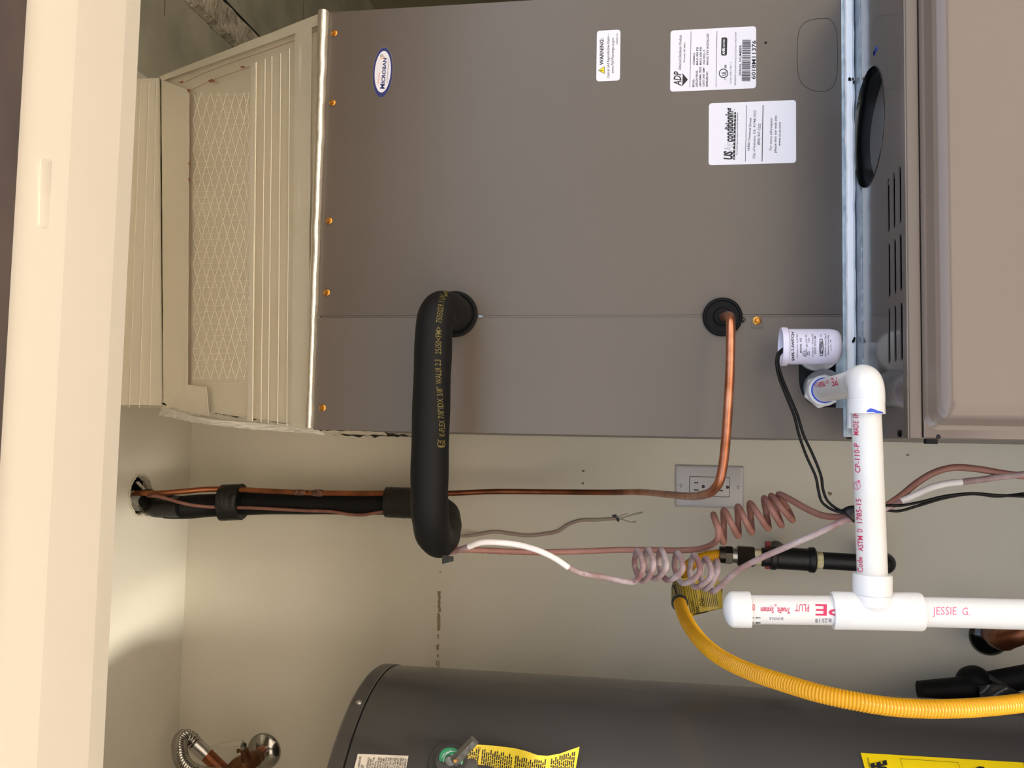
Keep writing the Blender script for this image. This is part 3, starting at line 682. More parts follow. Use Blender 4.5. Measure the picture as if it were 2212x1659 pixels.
def wrapband(pxa, pxb, r, name, kb=1):
    """vinyl tape around insulation and tubes along the wall"""
    seg = [p for p in SC if pxa <= px_of(p) <= pxb and p.y > 1.3]
    seg = sorted(seg, key=px_of); a, b = seg[0], seg[-1]; n = 16
    g = G(); rr = []
    for i in range(n+1):
        c = a.lerp(b, i/n); ring = []
        for j in range(28):
            t = 2*math.pi*j/28; q = r*(1 + .02*nz((i*.7, j*.5, 2), 1)) + kb*(.0125*max(0, math.cos(t + .82))**3 + .0085*max(0, math.cos(t + 2.1))**3)
            ring.append(c + Vector((q*math.cos(t), q*math.sin(t), 0)))
        rr.append(ring)
    g.loft(rr, True, True); return g.build(name, 'tape', suc, smooth=60)
def px_of(p):
    d = p - O; return d.dot(RX) / d.dot(RF) * F + 1106
tw1 = wrapband(479, 541, .0222, "tape_wrap", 1.8); tw2 = wrapband(832, 925, .0222, 'tape_wrap')
IS = onmesh(ins, .0004)
P_ = Print(3.95, 680, 560)
for t, a, b in (('K-FLEX',(1110,1512),(1106,1372)),('7/8"IDX 3/8"',(1102,1358),(1086,1085)),('WALL',(1082,1062),(1076,945)),('R 2.3',(1076,950),(1074,855)),('25/50<FM>',(1076,812),(1080,578)),('7505029.1',(1082,545),(1103,362)),('UV',(1108,352),(1118,310)),('Prot',(1120,305),(1155,270))):
    P_.text(t, a, b, 50, .004, .12)
P_.ring((1078,1577), 36, 6, 32, 8); P_.poly([(1055,1605),(1055,1590),(1105,1590),(1105,1605)]).poly([(1066,1560),(1075,1556),(1075,1570),(1066,1570)]).poly([(1085,1580),(1092,1556),(1098,1560),(1092,1585)]).poly([(1050,1550),(1045,1535),(1062,1545)]).poly([(1098,1550),(1112,1535),(1108,1552)])
P_.build('lettering', 'ink_y', suc, IS, [(0, 2.5), (1, 8)])

# ================================================================== LIQUID LINE (bare copper)
liq = thing('liquid_line', 'thin bare copper tube bending down from the cabinet grommet and up along the wall', 'pipe', at(1545, 1062, Y=.93))
LP = path((1560,686,1.015),(1566,684,.965),(1574,682,.925),(1578,690,.898),(1578.5,720,.89),(1577,800,.885),(1573,880,.88),(1568,950,.88),(1562,1005,.882),(1554,1040,.89),(1540,1060,.91),(1522,1068,.95),(1490,1072,1.06),(1440,1068,1.20),(1380,1063,1.34),(1300,1063.5,1.44),(1180,1062.5,1.475),(1060,1062,1.478),(960,1066,1.468),(890,1065,1.452),(790,1066,1.448),(690,1065,1.444),(600,1062,1.438),(520,1058,1.428),(450,1057,1.405),(390,1062,1.383),(340,1066,1.366))
LC = cr(LP, 8); e = LC[-1]
LC += [Vector((e.x, e.y-.004, e.z+.03)), Vector((e.x, e.y-.006, ZC+.05))]
i0 = next(i for i, p in enumerate(LC) if p.y > 1.38)
G().tube(LC[:i0+1], .00478, 16).build('copper_tube', 'copper', liq, smooth=80)
tag(G().tube(LC[i0:], .00478, 16).build('wall_tube', 'copperdull', liq, smooth=80), 'darker aged copper tube on the wall')
cA = [p for p in LC[i0:] if 645 < px_of(p) < 694]
cA = sorted(cA, key=px_of)
def lerpx(px):
    S = sorted(LC[i0:-2], key=px_of)
    for a, b in zip(S, S[1:]):
        if px_of(a) <= px <= px_of(b): return a.lerp(b, (px-px_of(a))/(px_of(b)-px_of(a)))
tag(G().tube([lerpx(x) for x in (634, 645, 652, 660)], [.0048, .0052, .0053, .0049], 14).tube([lerpx(x) for x in (674, 678, 684, 690, 696, 698)], [.0049, .0058, .0062, .0064, .0060, .0049], 16).build('brazed_joint', 'braze', liq, smooth=70), 'scorched brazed coupling')

# ================================================================== FLOAT SWITCH
fsY = .947
fT = at(1690, 750, Y=fsY); fBm = at(1822, 750, Y=fsY); fcx = at(1755, 749, Y=fsY).x; fr_ = .0190
ztop = at(1686, 750, Y=fsY).z; zbot = at(1821, 750, Y=fsY-.016).z
fs = thing('float_switch', 'white cylindrical condensate float switch cup with black print and twin black leads', 'switch', (fcx, fsY, zbot))
Hh = ztop - zbot
cup = G().lathe([(.001, .0), (fr_*.72, .0), (fr_*.88, .0022), (fr_*.96, .0058), (fr_, .011), (fr_, Hh-.0075), (fr_*1.09, Hh-.006), (fr_*1.10, Hh-.0015), (fr_*1.06, Hh), (fr_*.94, Hh), (fr_*.90, Hh-.003), (fr_*.88, Hh-.028), (.001, Hh-.028)], (fcx, fsY, zbot), (0, 0, 1), 48).build('cup', 'lilac', fs, smooth=40)
G().lathe([(.0105, 0), (.0105, .05)], (fcx, fsY+.015, zbot + .022), (0, 1, 0), 24).build('side_fitting', 'pvcsmooth', fs)
FS = onmesh(cup, .0003)
P_ = Print(11.06, 1660, 700)
P_.text('SAFE-T-SWITCH', (617,872), (606,200), 60, .03); P_.text('MODEL  SS2', (795,685), (788,340), 42, .012); P_.text('CAUTION: Use in Class 2', (1382,772), (1378,238), 40, .006); P_.text('(Thermostat) Circuit Only', (1446,740), (1440,265), 36, .006); P_.text('TESTED TO UL 508', (1138,722), (1130,290), 38, .01); P_.text('24 Volt AC, 1.25 Amp DP', (1078,775), (1068,240), 38); P_.text('IND. CONT. EQ.', (935,548), (912,248), 36); P_.text('72WP', (985,440), (982,335), 32); P_.text('LISTED', (985,752), (983,648), 32, .01)
P_.ring((875,702), 64, 12); P_.text('UL', (905,735), (905,672), 60, .02); P_.text('c', (900,795), (900,770), 40); P_.text('us', (912,628), (910,588), 36, .01); P_.text('Lot No. 1901', (1508,630), (1500,370), 34); P_.text('X74', (1270,315), (1268,250), 36)
hexo = [(1208,555),(1228,758),(1295,758),(1325,555),(1290,355),(1228,355)]; hexi = [(1222,555),(1238,742),(1286,742),(1310,555),(1282,372),(1238,372)]
for i in range(6): P_.poly([hexo[i], hexo[(i+1) % 6], hexi[(i+1) % 6], hexi[i]])
P_.text('RECTORSEAL', (1292,705), (1290,402), 58, .04)
P_.build('lettering', 'ink_k', fs, FS, [(1, 6)])
Print(11.06, 1660, 700).text('US Patent No. 6,442,955', (710,805), (702,238), 42).build('fine_print', 'ink_g', fs, FS, [(1, 6)])
w1 = cr(path((1694,752,.95),(1686,758,.935),(1679,768,.925),(1677.5,785,.925),(1682,812,.93),(1698,855,.94),(1716,900,.945),(1726,940,.95),(1742,985,.955),(1762,1030,.96),(1768,1060,.965),(1776,1085,.968),(1800,1102,.966),(1836,1109,.962),(1870,1110,.962),(1910,1093,.965),(1945,1092,.968),(1990,1084,.97),(2040,1072,.97),(2100,1066,.97),(2160,1070,.97),(2240,1073,.97)), 8)
w2 = cr(path((1696,755,.952),(1688,761,.937),(1682,771,.927),(1681,786,.927),(1688,812,.932),(1704,852,.942),(1722,895,.947),(1736,940,.952),(1757,985,.957),(1774,1030,.962),(1778,1058,.967),(1788,1082,.97),(1812,1101,.968),(1838,1105,.964),(1870,1107,.964),(1910,1102,.967),(1940,1104,.97),(1985,1092,.972),(2040,1076,.972),(2100,1067,.972),(2150,1072,.972),(2190,1069,.972),(2240,1062,.972)), 8)
G().tube(w1, .00155, 8).build('lead_wire', 'wireK', fs, smooth=80); G().tube(w2, .00155, 8).build('lead_wire', 'wireK', fs, smooth=80)

# ================================================================== PVC CONDENSATE DRAIN
YP = .786
pv = thing('drain_pipe', 'white pvc condensate drain assembly with elbow, tee and capped stub', 'pipe', at(1884, 1320, Y=YP))
pr_ = .0125; fr2 = .0160; fe = .0151
nA = at(1772, 835, Y=.978); eC = at(1867, 822, Y=YP); eC.z = nA.z - .001; nA.x = eC.x + (nA.x - eC.x)*.25
dirn = (eC - nA).normalized()
G().tube([nA, eC + (nA - eC).normalized()*.012], pr_, 32).build('nipple', 'pvc', pv, smooth=60)
nip = bpy.data.objects['nipple']
G().lathe([(pr_, 0), (.0184, 0), (.0192, .0015), (.0192, .0085), (.0178, .010), (pr_, .010)], nA + dirn*.002, dirn, 6, rot=.35).build('hex_nut', 'pvcsmooth', pv, smooth=20, bevel=.0006)
G().lathe([(pr_, 0), (.0170, 0), (.0170, .008), (.0160, .010), (pr_, .010)], nA + dirn*.0115, dirn, 36).build('adapter_collar', 'pvcsmooth', pv)
G().lathe([(pr_, 0), (.0138, 0), (.0132, .0010), (pr_, .0010)], nA + dirn*.0216, dirn, 36).build('cement_ring', 'primer', pv)
eS = at(1871.4, 894, Y=YP); eD = (at(1884, 1231, Y=YP) - eS).normalized()
arc = [eC - dirn*.024, eC - dirn*.014]; r0 = .0135
for i in range(1, 12):
    t = i / 12; arc.append((eC - dirn*r0)*(1-t)**2 + eC*2*t*(1-t)*1.0 + (eC + eD*r0)*t*t)
arc += [eC + eD*.0145, eC + eD*.018]
arc += [eC.lerp(eS, k) for k in (.62, .8, 1.0)]
er = [fe*.97, fe*.97] + [fe]*11 + [fe]*2 + [fe*1.01, fe*1.02, fe*1.03]
elb = G().tube(arc, er, 36).build('elbow', 'pvcsmooth', pv, smooth=50)
EL = onmesh(elb, .0003)
Print().poly([(1870,893),(1874,886),(1880,882),(1887,883),(1894,886.5),(1901,888.5),(1907,890.5),(1907,892.8)]).build('cement_smear', 'primer', pv, EL, [(0, 3), (1, 4)])
pE = at(1884.6, 1246, Y=YP)
mp = G().tube([eS - eD*.01, pE], pr_, 40).build('cross_pipe', 'pvc', pv, smooth=60)
PM = onmesh(mp, .0003)
P_ = Print(1)
for t, a, b, hh in (('Code',(1864.5,1235.5),(1863,1203),11.5),('ASTM',(1865.3,1191),(1864,1157),11.5),('D',(1863.5,1149.5),(1863.3,1142),11.5),('1785-15',(1862.7,1130.5),(1860.4,1077),11.5),):
    P_.text(t, a, b, hh, .004, .12)
P_.build('lettering', 'ink_r', pv, PM, [(0, 3)])
Print(1).text('CP-110-P', (1858.8,1021), (1856.5,957), 11.5, .004, .12).build('lettering', 'ink_r', pv, PM, [(0, 3)])
Print(1).text('MADE', (1855.2,940), (1854.8,909), 11.5, .004, .12).text('IN', (1854.7,903), (1854.5,888), 11.5, .004, .12).build('lettering', 'ink_r', pv, PM, [(0, 3)])
P_ = Print(1).ring((1851.5,1049), 8, 1, 9).text('nsf', (1855,1056), (1852,1041), 5).disc((1855.5,1040), 3); P_.build('seal_print', 'ink_p', pv, PM, [(0, 3)])
tC = at(1886, 1320, Y=YP); tZ = (at(1800, 1318, Y=YP) - at(1990, 1322, Y=YP)).normalized()
tU = at(1797, 1318.5, Y=YP); tL = at(1991, 1321.5, Y=YP)
tL_ = (tU - tL).length
G().lathe([(pr_, 0), (fr2*.97, 0), (fr2*1.01, .002), (fr2, .02), (fr2, tL_-.02), (fr2*1.01, tL_-.002), (fr2*.97, tL_), (pr_, tL_)], tL, tU - tL, 44).build('tee', 'pvcsmooth', pv)
tB = at(1884.3, 1240, Y=YP); tm = tL.lerp(tU, .545)
bd_ = (tm - tB)
G().lathe([(pr_, 0), (fr2*.98, 0), (fr2*1.02, .002), (fr2*1.0, .022), (fr2*1.05, bd_.length - .014), (fr2*1.15, bd_.length - .006), (fr2*.9, bd_.length)], tB, bd_, 44).build('tee_branch', 'pvcsmooth', pv)
up = G().tube([tU - (tU - tL).normalized()*.004, at(1612, 1316.5, Y=YP)], pr_, 40).build('stub_pipe', 'pvc', pv, smooth=60)
cB = at(1621, 1317, Y=YP); cT = at(1562, 1315.8, Y=YP); cl_ = (cT - cB).length; cr_ = fr2*.985
prof = [(pr_, 0), (cr_*.985, 0), (cr_, .0015), (cr_*.99, cl_*.60)]
for k in range(1, 8): t = k/7*math.pi/2; prof.append((cr_*.99*math.cos(t)*.995 + .0003, cl_*.60 + cl_*.40*math.sin(t)))
G().lathe(prof, cB, cT - cB, 44).build('pipe_cap', 'pvcsmooth', pv, smooth=50)
lo = G().tube([tL + (tU - tL).normalized()*.004, at(2240, 1328, Y=YP), Vector((at(2240, 1328, Y=YP).x, YP, .004))], pr_, 40).build('down_pipe', 'pvc', pv, smooth=60)
UP = onmesh(up, .0003)
P_ = Print(5.027, 1560, 1240)
P_.text('PE', (1290,334), (1012,330), 120, .012); P_.text('PLUT', (945,330), (792,325), 80); P_.text('TrueFit', (738,368), (598,364), 60, .02); P_.text('System', (560,364), (418,362), 60, .02); P_.ring((578,340), 12, 5); P_.text('0', (356,325), (330,325), 76)
P_.build('lettering', 'ink_r', pv, UP, [(1, 12)])
P_ = Print(5.027, 1560, 1240).text('BUNDLE', (662,470), (512,470), 28)
P_.build('grey_print', 'ink_g', pv, UP, [(1, 12)])
Print(5.027, 1560, 1240).text('8:23:18', (1188,482), (1010,486), 42, .01).build('grey_print', 'ink_g', pv, UP, [(1, 12)])
P_ = Print(5.027, 1560, 1240)
for x, w_ in ((330, 8), (344, 4), (356, 3), (368, 16), (388, 5), (396, 5), (404, 4), (411, 4)): P_.poly([(x,468),(x+w_,468),(x+w_,536),(x,536)])
P_.build('barcode', 'ink_k', pv, UP, [(1, 12)])
Print(3.2917, 1540, 1160).text('JESSIE', (1562,552), (1732,553), 56, -.004).text('G.', (1772,555), (1828,556), 54, -.004).build('hand_print', 'ink_p', pv, onmesh(lo, .0003), [(1, 8)])
NP = onmesh(nip, .0003)
Print(11.06, 1660, 700).text('PE', (1640,1275), (1498,1300), 190, .01).text('SUM', (1440,1330), (1370,1345), 90).text('TRUE', (1345,1370), (1205,1400), 110, .03).text('PLN', (1185,1390), (1090,1420), 110).build('lettering', 'ink_r', pv, NP, [(1, 14)])

# ================================================================== OUTLET
ou = thing('wall_outlet', 'grey nylon duplex wall outlet plate behind the bent copper tube', 'outlet', at(1530, 1050, Y=YB))
oc = [at(a, b, Y=YB) for a, b in [(1458,1003),(1608,1008),(1606,1099),(1458,1094)]]
ox0 = (oc[2].x+oc[3].x)/2; ox1 = (oc[0].x+oc[1].x)/2; oz0 = (oc[1].z+oc[2].z)/2; oz1 = (oc[0].z+oc[3].z)/2
G().loft([[(x, y, z) for x, z in rrect(ox0+i, ox1-i, oz0+i, oz1-i, .003)] for i, y in ((0, YB), (0, YB-.002), (.0012, YB-.0042), (.004, YB-.0056))], cap1=True).build('cover_plate', 'plate', ou, smooth=40)
cx_ = (ox0+ox1)/2; cz_ = (oz0+oz1)/2
G().prism([(x, YB-.0054, z) for x, z in rrect(cx_-.0172, cx_+.0172, cz_-.0343, cz_+.0343, .002)], (0, -.0004, 0)).build('reveal_gap', 'slot', ou, smooth=0)
G().prism([(x, YB-.0054, z) for x, z in rrect(cx_-.0163, cx_+.0163, cz_-.0334, cz_+.0334, .002)], (0, -.0014, 0)).build('receptacle_face', 'plate', ou, bevel=.0004)
for s in (1, -1):
    zc = cz_ + s*.0205
    for dx, hgt in ((-.0062, .0042), (.0062, .0036)): G().box((cx_+dx-.0011, YB-.0070, zc-hgt+.002), (cx_+dx+.0011, YB-.0066, zc+hgt+.002)).build('blade_slot', 'slot', ou, smooth=0)
    G().prism([(cx_+.0026*math.cos(t), YB-.0070, zc-.0100 + .0028*math.sin(t)) for t in [math.pi + math.pi*i/8 for i in range(9)]] + [(cx_+.0026, YB-.0070, zc-.0075), (cx_-.0026, YB-.0070, zc-.0075)], (0, .0004, 0)).build('ground_slot', 'slot', ou, smooth=0)
for s in (1, -1):
    sc = G().lathe([(.001, 0), (.0034, 0), (.003, .0009), (.001, .0011)], (cx_, YB-.0056, cz_ + s*.0484), (0, -1, 0), 20).build('plate_screw', 'plate', ou)
    G().box((cx_-.003, YB-.0069, cz_ + s*.0484 - .0004), (cx_+.003, YB-.0065, cz_ + s*.0484 + .0004)).build('screw_slot', 'slot', sc)

# ================================================================== GAS PIPE AND VALVE
YG = 1.40
gp = thing('gas_pipe', 'black iron gas pipe with red handled shutoff valve on the back wall', 'pipe', at(1720, 1210, Y=YG))
def axis(px): return at(px, 1198 + (px-1555)*.058, Y=YG)
def cyl(prof, pxa, name, mt, n=28, rot=0, **k):
    """prof: (radius mm, px)"""
    o = axis(prof[0][1]); d = axis(prof[-1][1]) - o; P = [(r*.001, (axis(p) - o).length) for r, p in prof]
    return G().lathe(P, o, d, n, rot).build(name, mt, gp, **k)
cyl([(10, 1553), (13.2, 1554), (13.2, 1567), (12, 1568)], 0, 'flare_collar', 'nut')
cyl([(13, 1566), (14.5, 1567), (14.5, 1581), (13, 1582)], 0, 'hex_nut', 'nut', 6, .2, smooth=15)
cyl([(11, 1581), (12, 1582), (12, 1592), (11, 1593)], 0, 'union_body', 'steel')
cyl([(15, 1592), (17.3, 1594), (17.3, 1627), (15, 1629)], 0, 'hex_nut', 'nut', 6, .5, smooth=15)
cyl([(13, 1628), (13.4, 1630), (12.6, 1644), (12, 1645)], 0, 'doped_threads', 'teflon')
cyl([(13.5, 1644), (14.5, 1646), (14.5, 1662), (13, 1664)], 0, 'valve_body', 'iron')
cyl([(12.5, 1658), (13.2, 1660), (13, 1672)], 0, 'doped_threads', 'teflon')
cyl([(17.5, 1664), (18.8, 1666), (18.8, 1675), (17.2, 1678), (17.2, 1744), (19.2, 1748), (19.8, 1758), (18, 1761)], 0, 'tee_fitting', 'iron')
cyl([(13, 1760), (13.6, 1762), (13.2, 1776)], 0, 'doped_threads', 'teflon')
cyl([(13.0, 1775), (13.2, 1776), (13.2, 1905)], 0, 'iron_pipe', 'iron')
G().lathe([(.015, 0), (.015, .03), (.0135, .06), (.0132, .125)], axis(1703), (0, 1, 0), 28).build('tee_branch', 'iron', gp)
G().tube(cr([axis(1895), axis(1908), axis(1917) + Vector((0, .012, 0)), axis(1920) + Vector((0, .05, 0)), axis(1920) + Vector((0, .125, 0))], 5), .0155, 24).build('elbow_fitting', 'iron', gp, smooth=70)
hp = [at(a, b, Y=YG+.018) for a, b in [(1652,1169),(1666,1169),(1666,1230),(1652,1229)]]
G().prism(hp, (0, .004, 0)).build('valve_handle', 'red', gp, bevel=.001)
G().lathe([(.006, 0), (.006, .02)], axis(1657), (0, 1, 0), 16).build('valve_stem', 'steel', gp)

ho = thing('gas_hose', 'yellow corrugated coated gas connector curving down past the water heater', 'hose', at(1467, 1265, Y=1.33))
HP = path((1558,1198,1.40),(1530,1202,1.40),(1503,1211,1.395),(1482,1230,1.375),(1470,1256,1.34),(1466,1286,1.29),(1474,1320,1.22),(1492,1356,1.15),(1522,1393,1.08),(1560,1422,1.03),(1618,1450,.985),(1692,1475,.95),(1770,1498,.925),(1844,1514,.915),(1920,1526,.915),(1996,1531,.92),(2080,1530,.93),(2150,1525,.945),(2212,1518,.96),(2290,1508,.98))
HPc = resample(cr(HP, 14), .0033/4)
hr = .0094
G().tube(HPc, [hr*(1, .985, .89, .985)[i % 4] for i in range(len(HPc))], 16).build('corrugated_tube', 'yellow', ho, smooth=75)
def hidx(px, py):
    return min(range(len(HPc)), key=lambda i: (px_of(HPc[i])-px)**2 + (((HPc[i]-O).dot(RD)/(HPc[i]-O).dot(RF)*F+829.5)-py)**2)
i1 = hidx(1468, 1260); i2 = hidx(1469, 1302)
G().tube(HPc[i1-3:i2], .0112, 24).build('tag_sleeve', 'tag', ho, smooth=80)
G().tube(HPc[i2-3:i2+5], .0120, 24).build('black_ring', 'tape', ho, smooth=60)
def tagf(u, v):
    a = Vector((1474, 1250, 0)).lerp(Vector((1560, 1258, 0)), u); b = Vector((1494, 1332, 0)).lerp(Vector((1560, 1314, 0)), u); c = a.lerp(b, v)
    return at(c.x, c.y - 9*math.sin(u*math.pi)*(1-v), Y=1.31 + .02*math.sin(u*2.2) - .05*v*0)
tg = G().grid(tagf, 12, 8).build('tag_sheet', 'tag', ho, smooth=80, solid=.0006)
TG = onmesh(tg, .0006)
TS = onmesh(bpy.data.objects['tag_sleeve'], .0004)
P_ = Print(11.06, 1400, 1180)
for i, x in enumerate((910, 950, 1000, 1060, 1110)): P_.line((x,930), (x+110,1590), 9)
for i in range(9): P_.line((1240+i*45, 950+i*8), (1310+i*45, 1470-i*6), 12)
P_.text('CAUTION', (1130,1560), (1085,1300), 60); P_.ring((1270,1290), 45, 12); P_.ring((1280,1390), 50, 14, 40); P_.text('GAS', (1210,1590), (1190,1440), 60)
P_.poly([(1715,890),(1770,880),(1850,1060),(1800,1180),(1765,1090)]).poly([(1070,1640),(1080,1610),(1500,1530),(1720,1490),(1715,1540),(1500,1570)])
P_.build('tag_print', 'ink_k', tg, TG, [(0, 8), (1, 8)])
P_ = Print(11.06, 1400, 1180)
for i, x in enumerate((560, 610, 655, 700, 745, 800)): P_.line((x,820), (x+40+i*12,1250), 8)
P_.text('WARNING', (720,1200), (665,900), 60, .01)
P_.build('sleeve_print', 'ink_k', ho, TS, [(0, 3), (1, 6)])

# ================================================================== CONTROL CABLES
def coil(tops, bots, ym, ya, front_down):
    """a loosely sprung spiral: top and bottom turning points in px, mean depth and radius in depth"""
    out = []
    for i in range(min(len(tops), len(bots))):
        t, b = tops[i], bots[i]
        out.append((t[0], t[1], ym)); out.append(((t[0]+b[0])/2, (t[1]+b[1])/2, ym - ya if front_down else ym + ya)); out.append((b[0], b[1], ym))
        if i+1 < len(tops): q = tops[i+1]; out.append(((q[0]+b[0])/2, (q[1]+b[1])/2, ym + ya if front_down else ym - ya))
    return out
cb = thing('brown_control_cable', 'brown thermostat cable wound into the upper spring coil below the outlet', 'cable', at(1540, 1150, Y=1.05))
tops = [(1541,1111),(1564,1102),(1594,1094),(1620,1087),(1651,1076),(1666,1071),(1682,1067)]
bots = [(1563,1172),(1595,1158),(1624,1150),(1660,1142),(1688,1135),(1712,1124)]
c1 = [(950,1186,1.05),(980,1187,1.05),(1050,1189,1.06),(1150,1193,1.07),(1250,1191,1.08),(1340,1188,1.09),(1400,1188,1.09),(1465,1189,1.08),(1510,1186,1.07),(1540,1175,1.05),(1552,1158,1.03),(1551,1142,1.028),(1545,1125,1.035)]
c1 += coil(tops[:6], bots, 1.05, .022, True)
c1 += [(1702,1100,1.075),(1682,1068,1.05),(1705,1078,1.03),(1740,1098,1.01),(1775,1113,.99),(1810,1117,.975),(1842,1113,.965),(1880,1108,.965),(1912,1094,.97),(1945,1072,.98),(1985,1040,.99),(2020,1020,.99),(2060,1010,.99),(2110,1013,.99),(2170,1023,.99),(2240,1032,.99)]
G().tube(cr(path(*c1), 7), .0037, 12).build('jacket', 'cableB', cb, smooth=80)
CJ = onmesh(bpy.data.objects['jacket'], .0003)
Print(3.95, 680, 980).text('HONEYWELL E72067 RHB N B N', (1420,862), (1900,868), 22).build('lettering', 'cableD', cb, CJ, [(1, 4)])
cw = thing('spattered_control_cable', 'paint spattered pink and white thermostat cable wound into the lower spring coil', 'cable', at(1450, 1225, Y=1.04))
tops2 = [(1373,1189),(1396,1186),(1424,1187),(1459,1193),(1496,1199),(1521,1206),(1548,1213)]
bots2 = [(1388,1256),(1412,1250),(1441,1253),(1475,1260),(1501,1268),(1523,1272)]
c2 = [(955,1198,1.03),(985,1190,1.02),(1012,1181,1.01)]
whiteA = [(1012,1181,1.01),(1040,1172,1.005),(1080,1172,1.005),(1120,1177,1.01),(1165,1190,1.01),(1200,1207,1.015),(1228,1226,1.02)]
c3 = [(1228,1226,1.02),(1255,1238,1.025),(1300,1246,1.03),(1350,1256,1.03)]
seq = [(1370,1257,1.03)]
for i in range(6):
    t0 = tops2[i]; b0 = bots2[i]
    seq += [((t0[0]+16), t0[1]+36, 1.018), (t0[0]+4, t0[1], 1.04), (t0[0]-8+ (b0[0]-t0[0])*.4, (t0[1]+b0[1])/2, 1.062), (b0[0], b0[1], 1.04)]
seq += [(1549,1240,1.018), (1549,1212,1.04), (1536,1240,1.062), (1538,1277,1.04), (1560,1262,1.02), (1590,1235,1.005), (1640,1207,.99), (1700,1181,.98), (1770,1150,.97), (1828,1123,.963), (1880,1108,.963), (1915,1097,.968), (1945,1084,.975)]
whiteB = [(1945,1084,.975),(1980,1068,.98),(2015,1052,.985),(2050,1044,.985),(2078,1041,.985)]
c4 = [(2078,1041,.985),(2120,1036,.985),(2170,1029,.988),(2240,1022,.99)]
G().tube(cr(path(*c2), 7), .0034, 12).build('lead_in', 'cableW', cw, smooth=80)
tag(G().tube(cr(path(*whiteA), 7), .0036, 12).build('white_stretch', 'cablewhite', cw, smooth=80), 'stretch of cable covered in white paint')
G().tube(cr(path(*(c3 + seq)), 7), .0034, 12).build('coiled_jacket', 'cableW', cw, smooth=80)
tag(G().tube(cr(path(*whiteB), 7), .0036, 12).build('white_stretch', 'cablewhite', cw, smooth=80), 'stretch of cable covered in white paint')
G().tube(cr(path(*c4), 7), .0034, 12).build('tail', 'cableW', cw, smooth=80)
cs = tag(G().tube(cr([at(318,1071,Z=ZC+.03)] + path((326,1071,1.352),(340,1072,1.354),(360,1077,1.359),(395,1087,1.368),(430,1093,1.386),(480,1096,1.414),(540,1097,1.424),(600,1100,1.436),(660,1103,1.446),(715,1105,1.451),(755,1111,1.458),(785,1112,1.46),(815,1107,1.456),(860,1103,1.45),(920,1100,1.43)), 6), .0029, 10).build('strapped_cable', 'cableD', smooth=80), 'thin dark brown cable taped along the black insulated line on the wall', 'cable')
cg = tag(G().tube(cr(path((975,1140,1.40),(985,1150,1.43),(1000,1158,1.50),(1030,1155,1.522),(1070,1149,1.5265),(1110,1154,1.5265),(1140,1157,1.5265),(1180,1153,1.5265),(1205,1148,1.5265),(1228,1133,1.5265),(1255,1124,1.527),(1290,1123,1.528),(1330,1120,1.5295)), 7), .0030, 10).build('painted_over_cable', 'cableG', smooth=80), 'old painted over cable running along the wall into the plaster crack', 'cable')
ct = tag(G().tube(cr(path((1831,1116,.962),(1836,1112,.962),(1846,1110,.962),(1856,1109,.962)), 3), [.0082, .0092, .0092, .0092, .0092, .009, .009, .009, .0088, .0085], 14).build('cable_tie_wrap', 'tape', smooth=60), 'black tape bundle tying the control cables behind the drain pipe', 'cable tie')

# ================================================================== WATER HEATER
HCx, HCy, Hr = -.588, 1.243, .245; zs = 1.941; zcap = 1.964
wh = thing('water_heater', 'tall charcoal cylindrical water heater standing left of the furnace', 'water heater', (HCx, HCy, 0))
jk = G().lathe([(Hr*.5, .02), (Hr, .02), (Hr, zs-.0012), (Hr-.003, zs-.0004)], (HCx, HCy, 0), (0, 0, 1), 160).build('jacket', 'heater', wh, smooth=40)
G().lathe([(Hr-.004, zs-.004), (Hr-.004, zs+.003)], (HCx, HCy, 0), (0, 0, 1), 120).build('cap_joint', 'dark', wh, smooth=40)
G().lathe([(Hr-.004, zs+.0016), (Hr+.0012, zs+.0016), (Hr+.0012, zcap-.004), (Hr-.001, zcap-.0008), (Hr-.006, zcap), (.001, zcap+.004)], (HCx, HCy, 0), (0, 0, 1), 160).build('top_cap', 'heatercap', wh, smooth=30)
HJ = onmesh(jk, .0005)
cv = bpy.data.objects['top_cap']; CV = onmesh(cv, .0002)
p = CV(775, 1518); nn = Vector((p.x-HCx, p.y-HCy, 0)).normalized()
sc = G().lathe([(.001, 0), (.0042, 0), (.0040, .0012), (.0025, .0024), (.001, .0025)], p, nn, 20).build('cap_screw', 'steel', wh)
G().box((-.0006, -.0026, 0), (.0006, .0026, .0006)).v
def curved_label(corner, name, mt, label, n=14, off=.0006):
    """px quad laid on the jacket"""
    f = onmesh(jk, off)
    def fn(u, v):
        a = Vector(corner[0] + (0,)).lerp(Vector(corner[1] + (0,)), u); b = Vector(corner[3] + (0,)).lerp(Vector(corner[2] + (0,)), u); c = a.lerp(b, v); return f(c.x, c.y)
    return tag(G().grid(fn, n, 8).build(name, mt, wh, smooth=80, solid=.0003), label)
hl = curved_label([(773,1629),(882.5,1633),(866,1720),(752,1712)], 'relief_valve_label', 'heaterlabel', 'cream sticker with small black instructions')
P_ = Print(8.508, 740, 1600)
for t, x, y in (('TEMPERATURE & PRESSURE',350,303),('RELIEF VALVE',378,450),('ALERT-',408,460),('THE MAINTENANCE',505,320),('OF THIS RELIEF',545,345),('SUPPLIED IN THE',598,318),('MANUAL',632,388),('MUST BE PROVIDED',695,313),('HIGH AND PRES-',738,318),('LISTED AS COM-',782,332),('STANDARD FOR',828,318),('AUTOMATIC GAS',872,325),('FOR HOT WATER',916,325),('ANSI Z21.22',960,335),('OF THE WATER',1005,325),('UNIT(S) MUST',1050,330),('ITS BEING',1096,333),('OPERATOR OR',1142,338),('AG0000-2',1186,355)):
    L = len(t)*24; P_.text(t, (x - L*.17, y + L), (x, y), 34, .012)
P_.build('lettering', 'ink_k', hl, onmesh(jk, .0014), [(1, 10)])
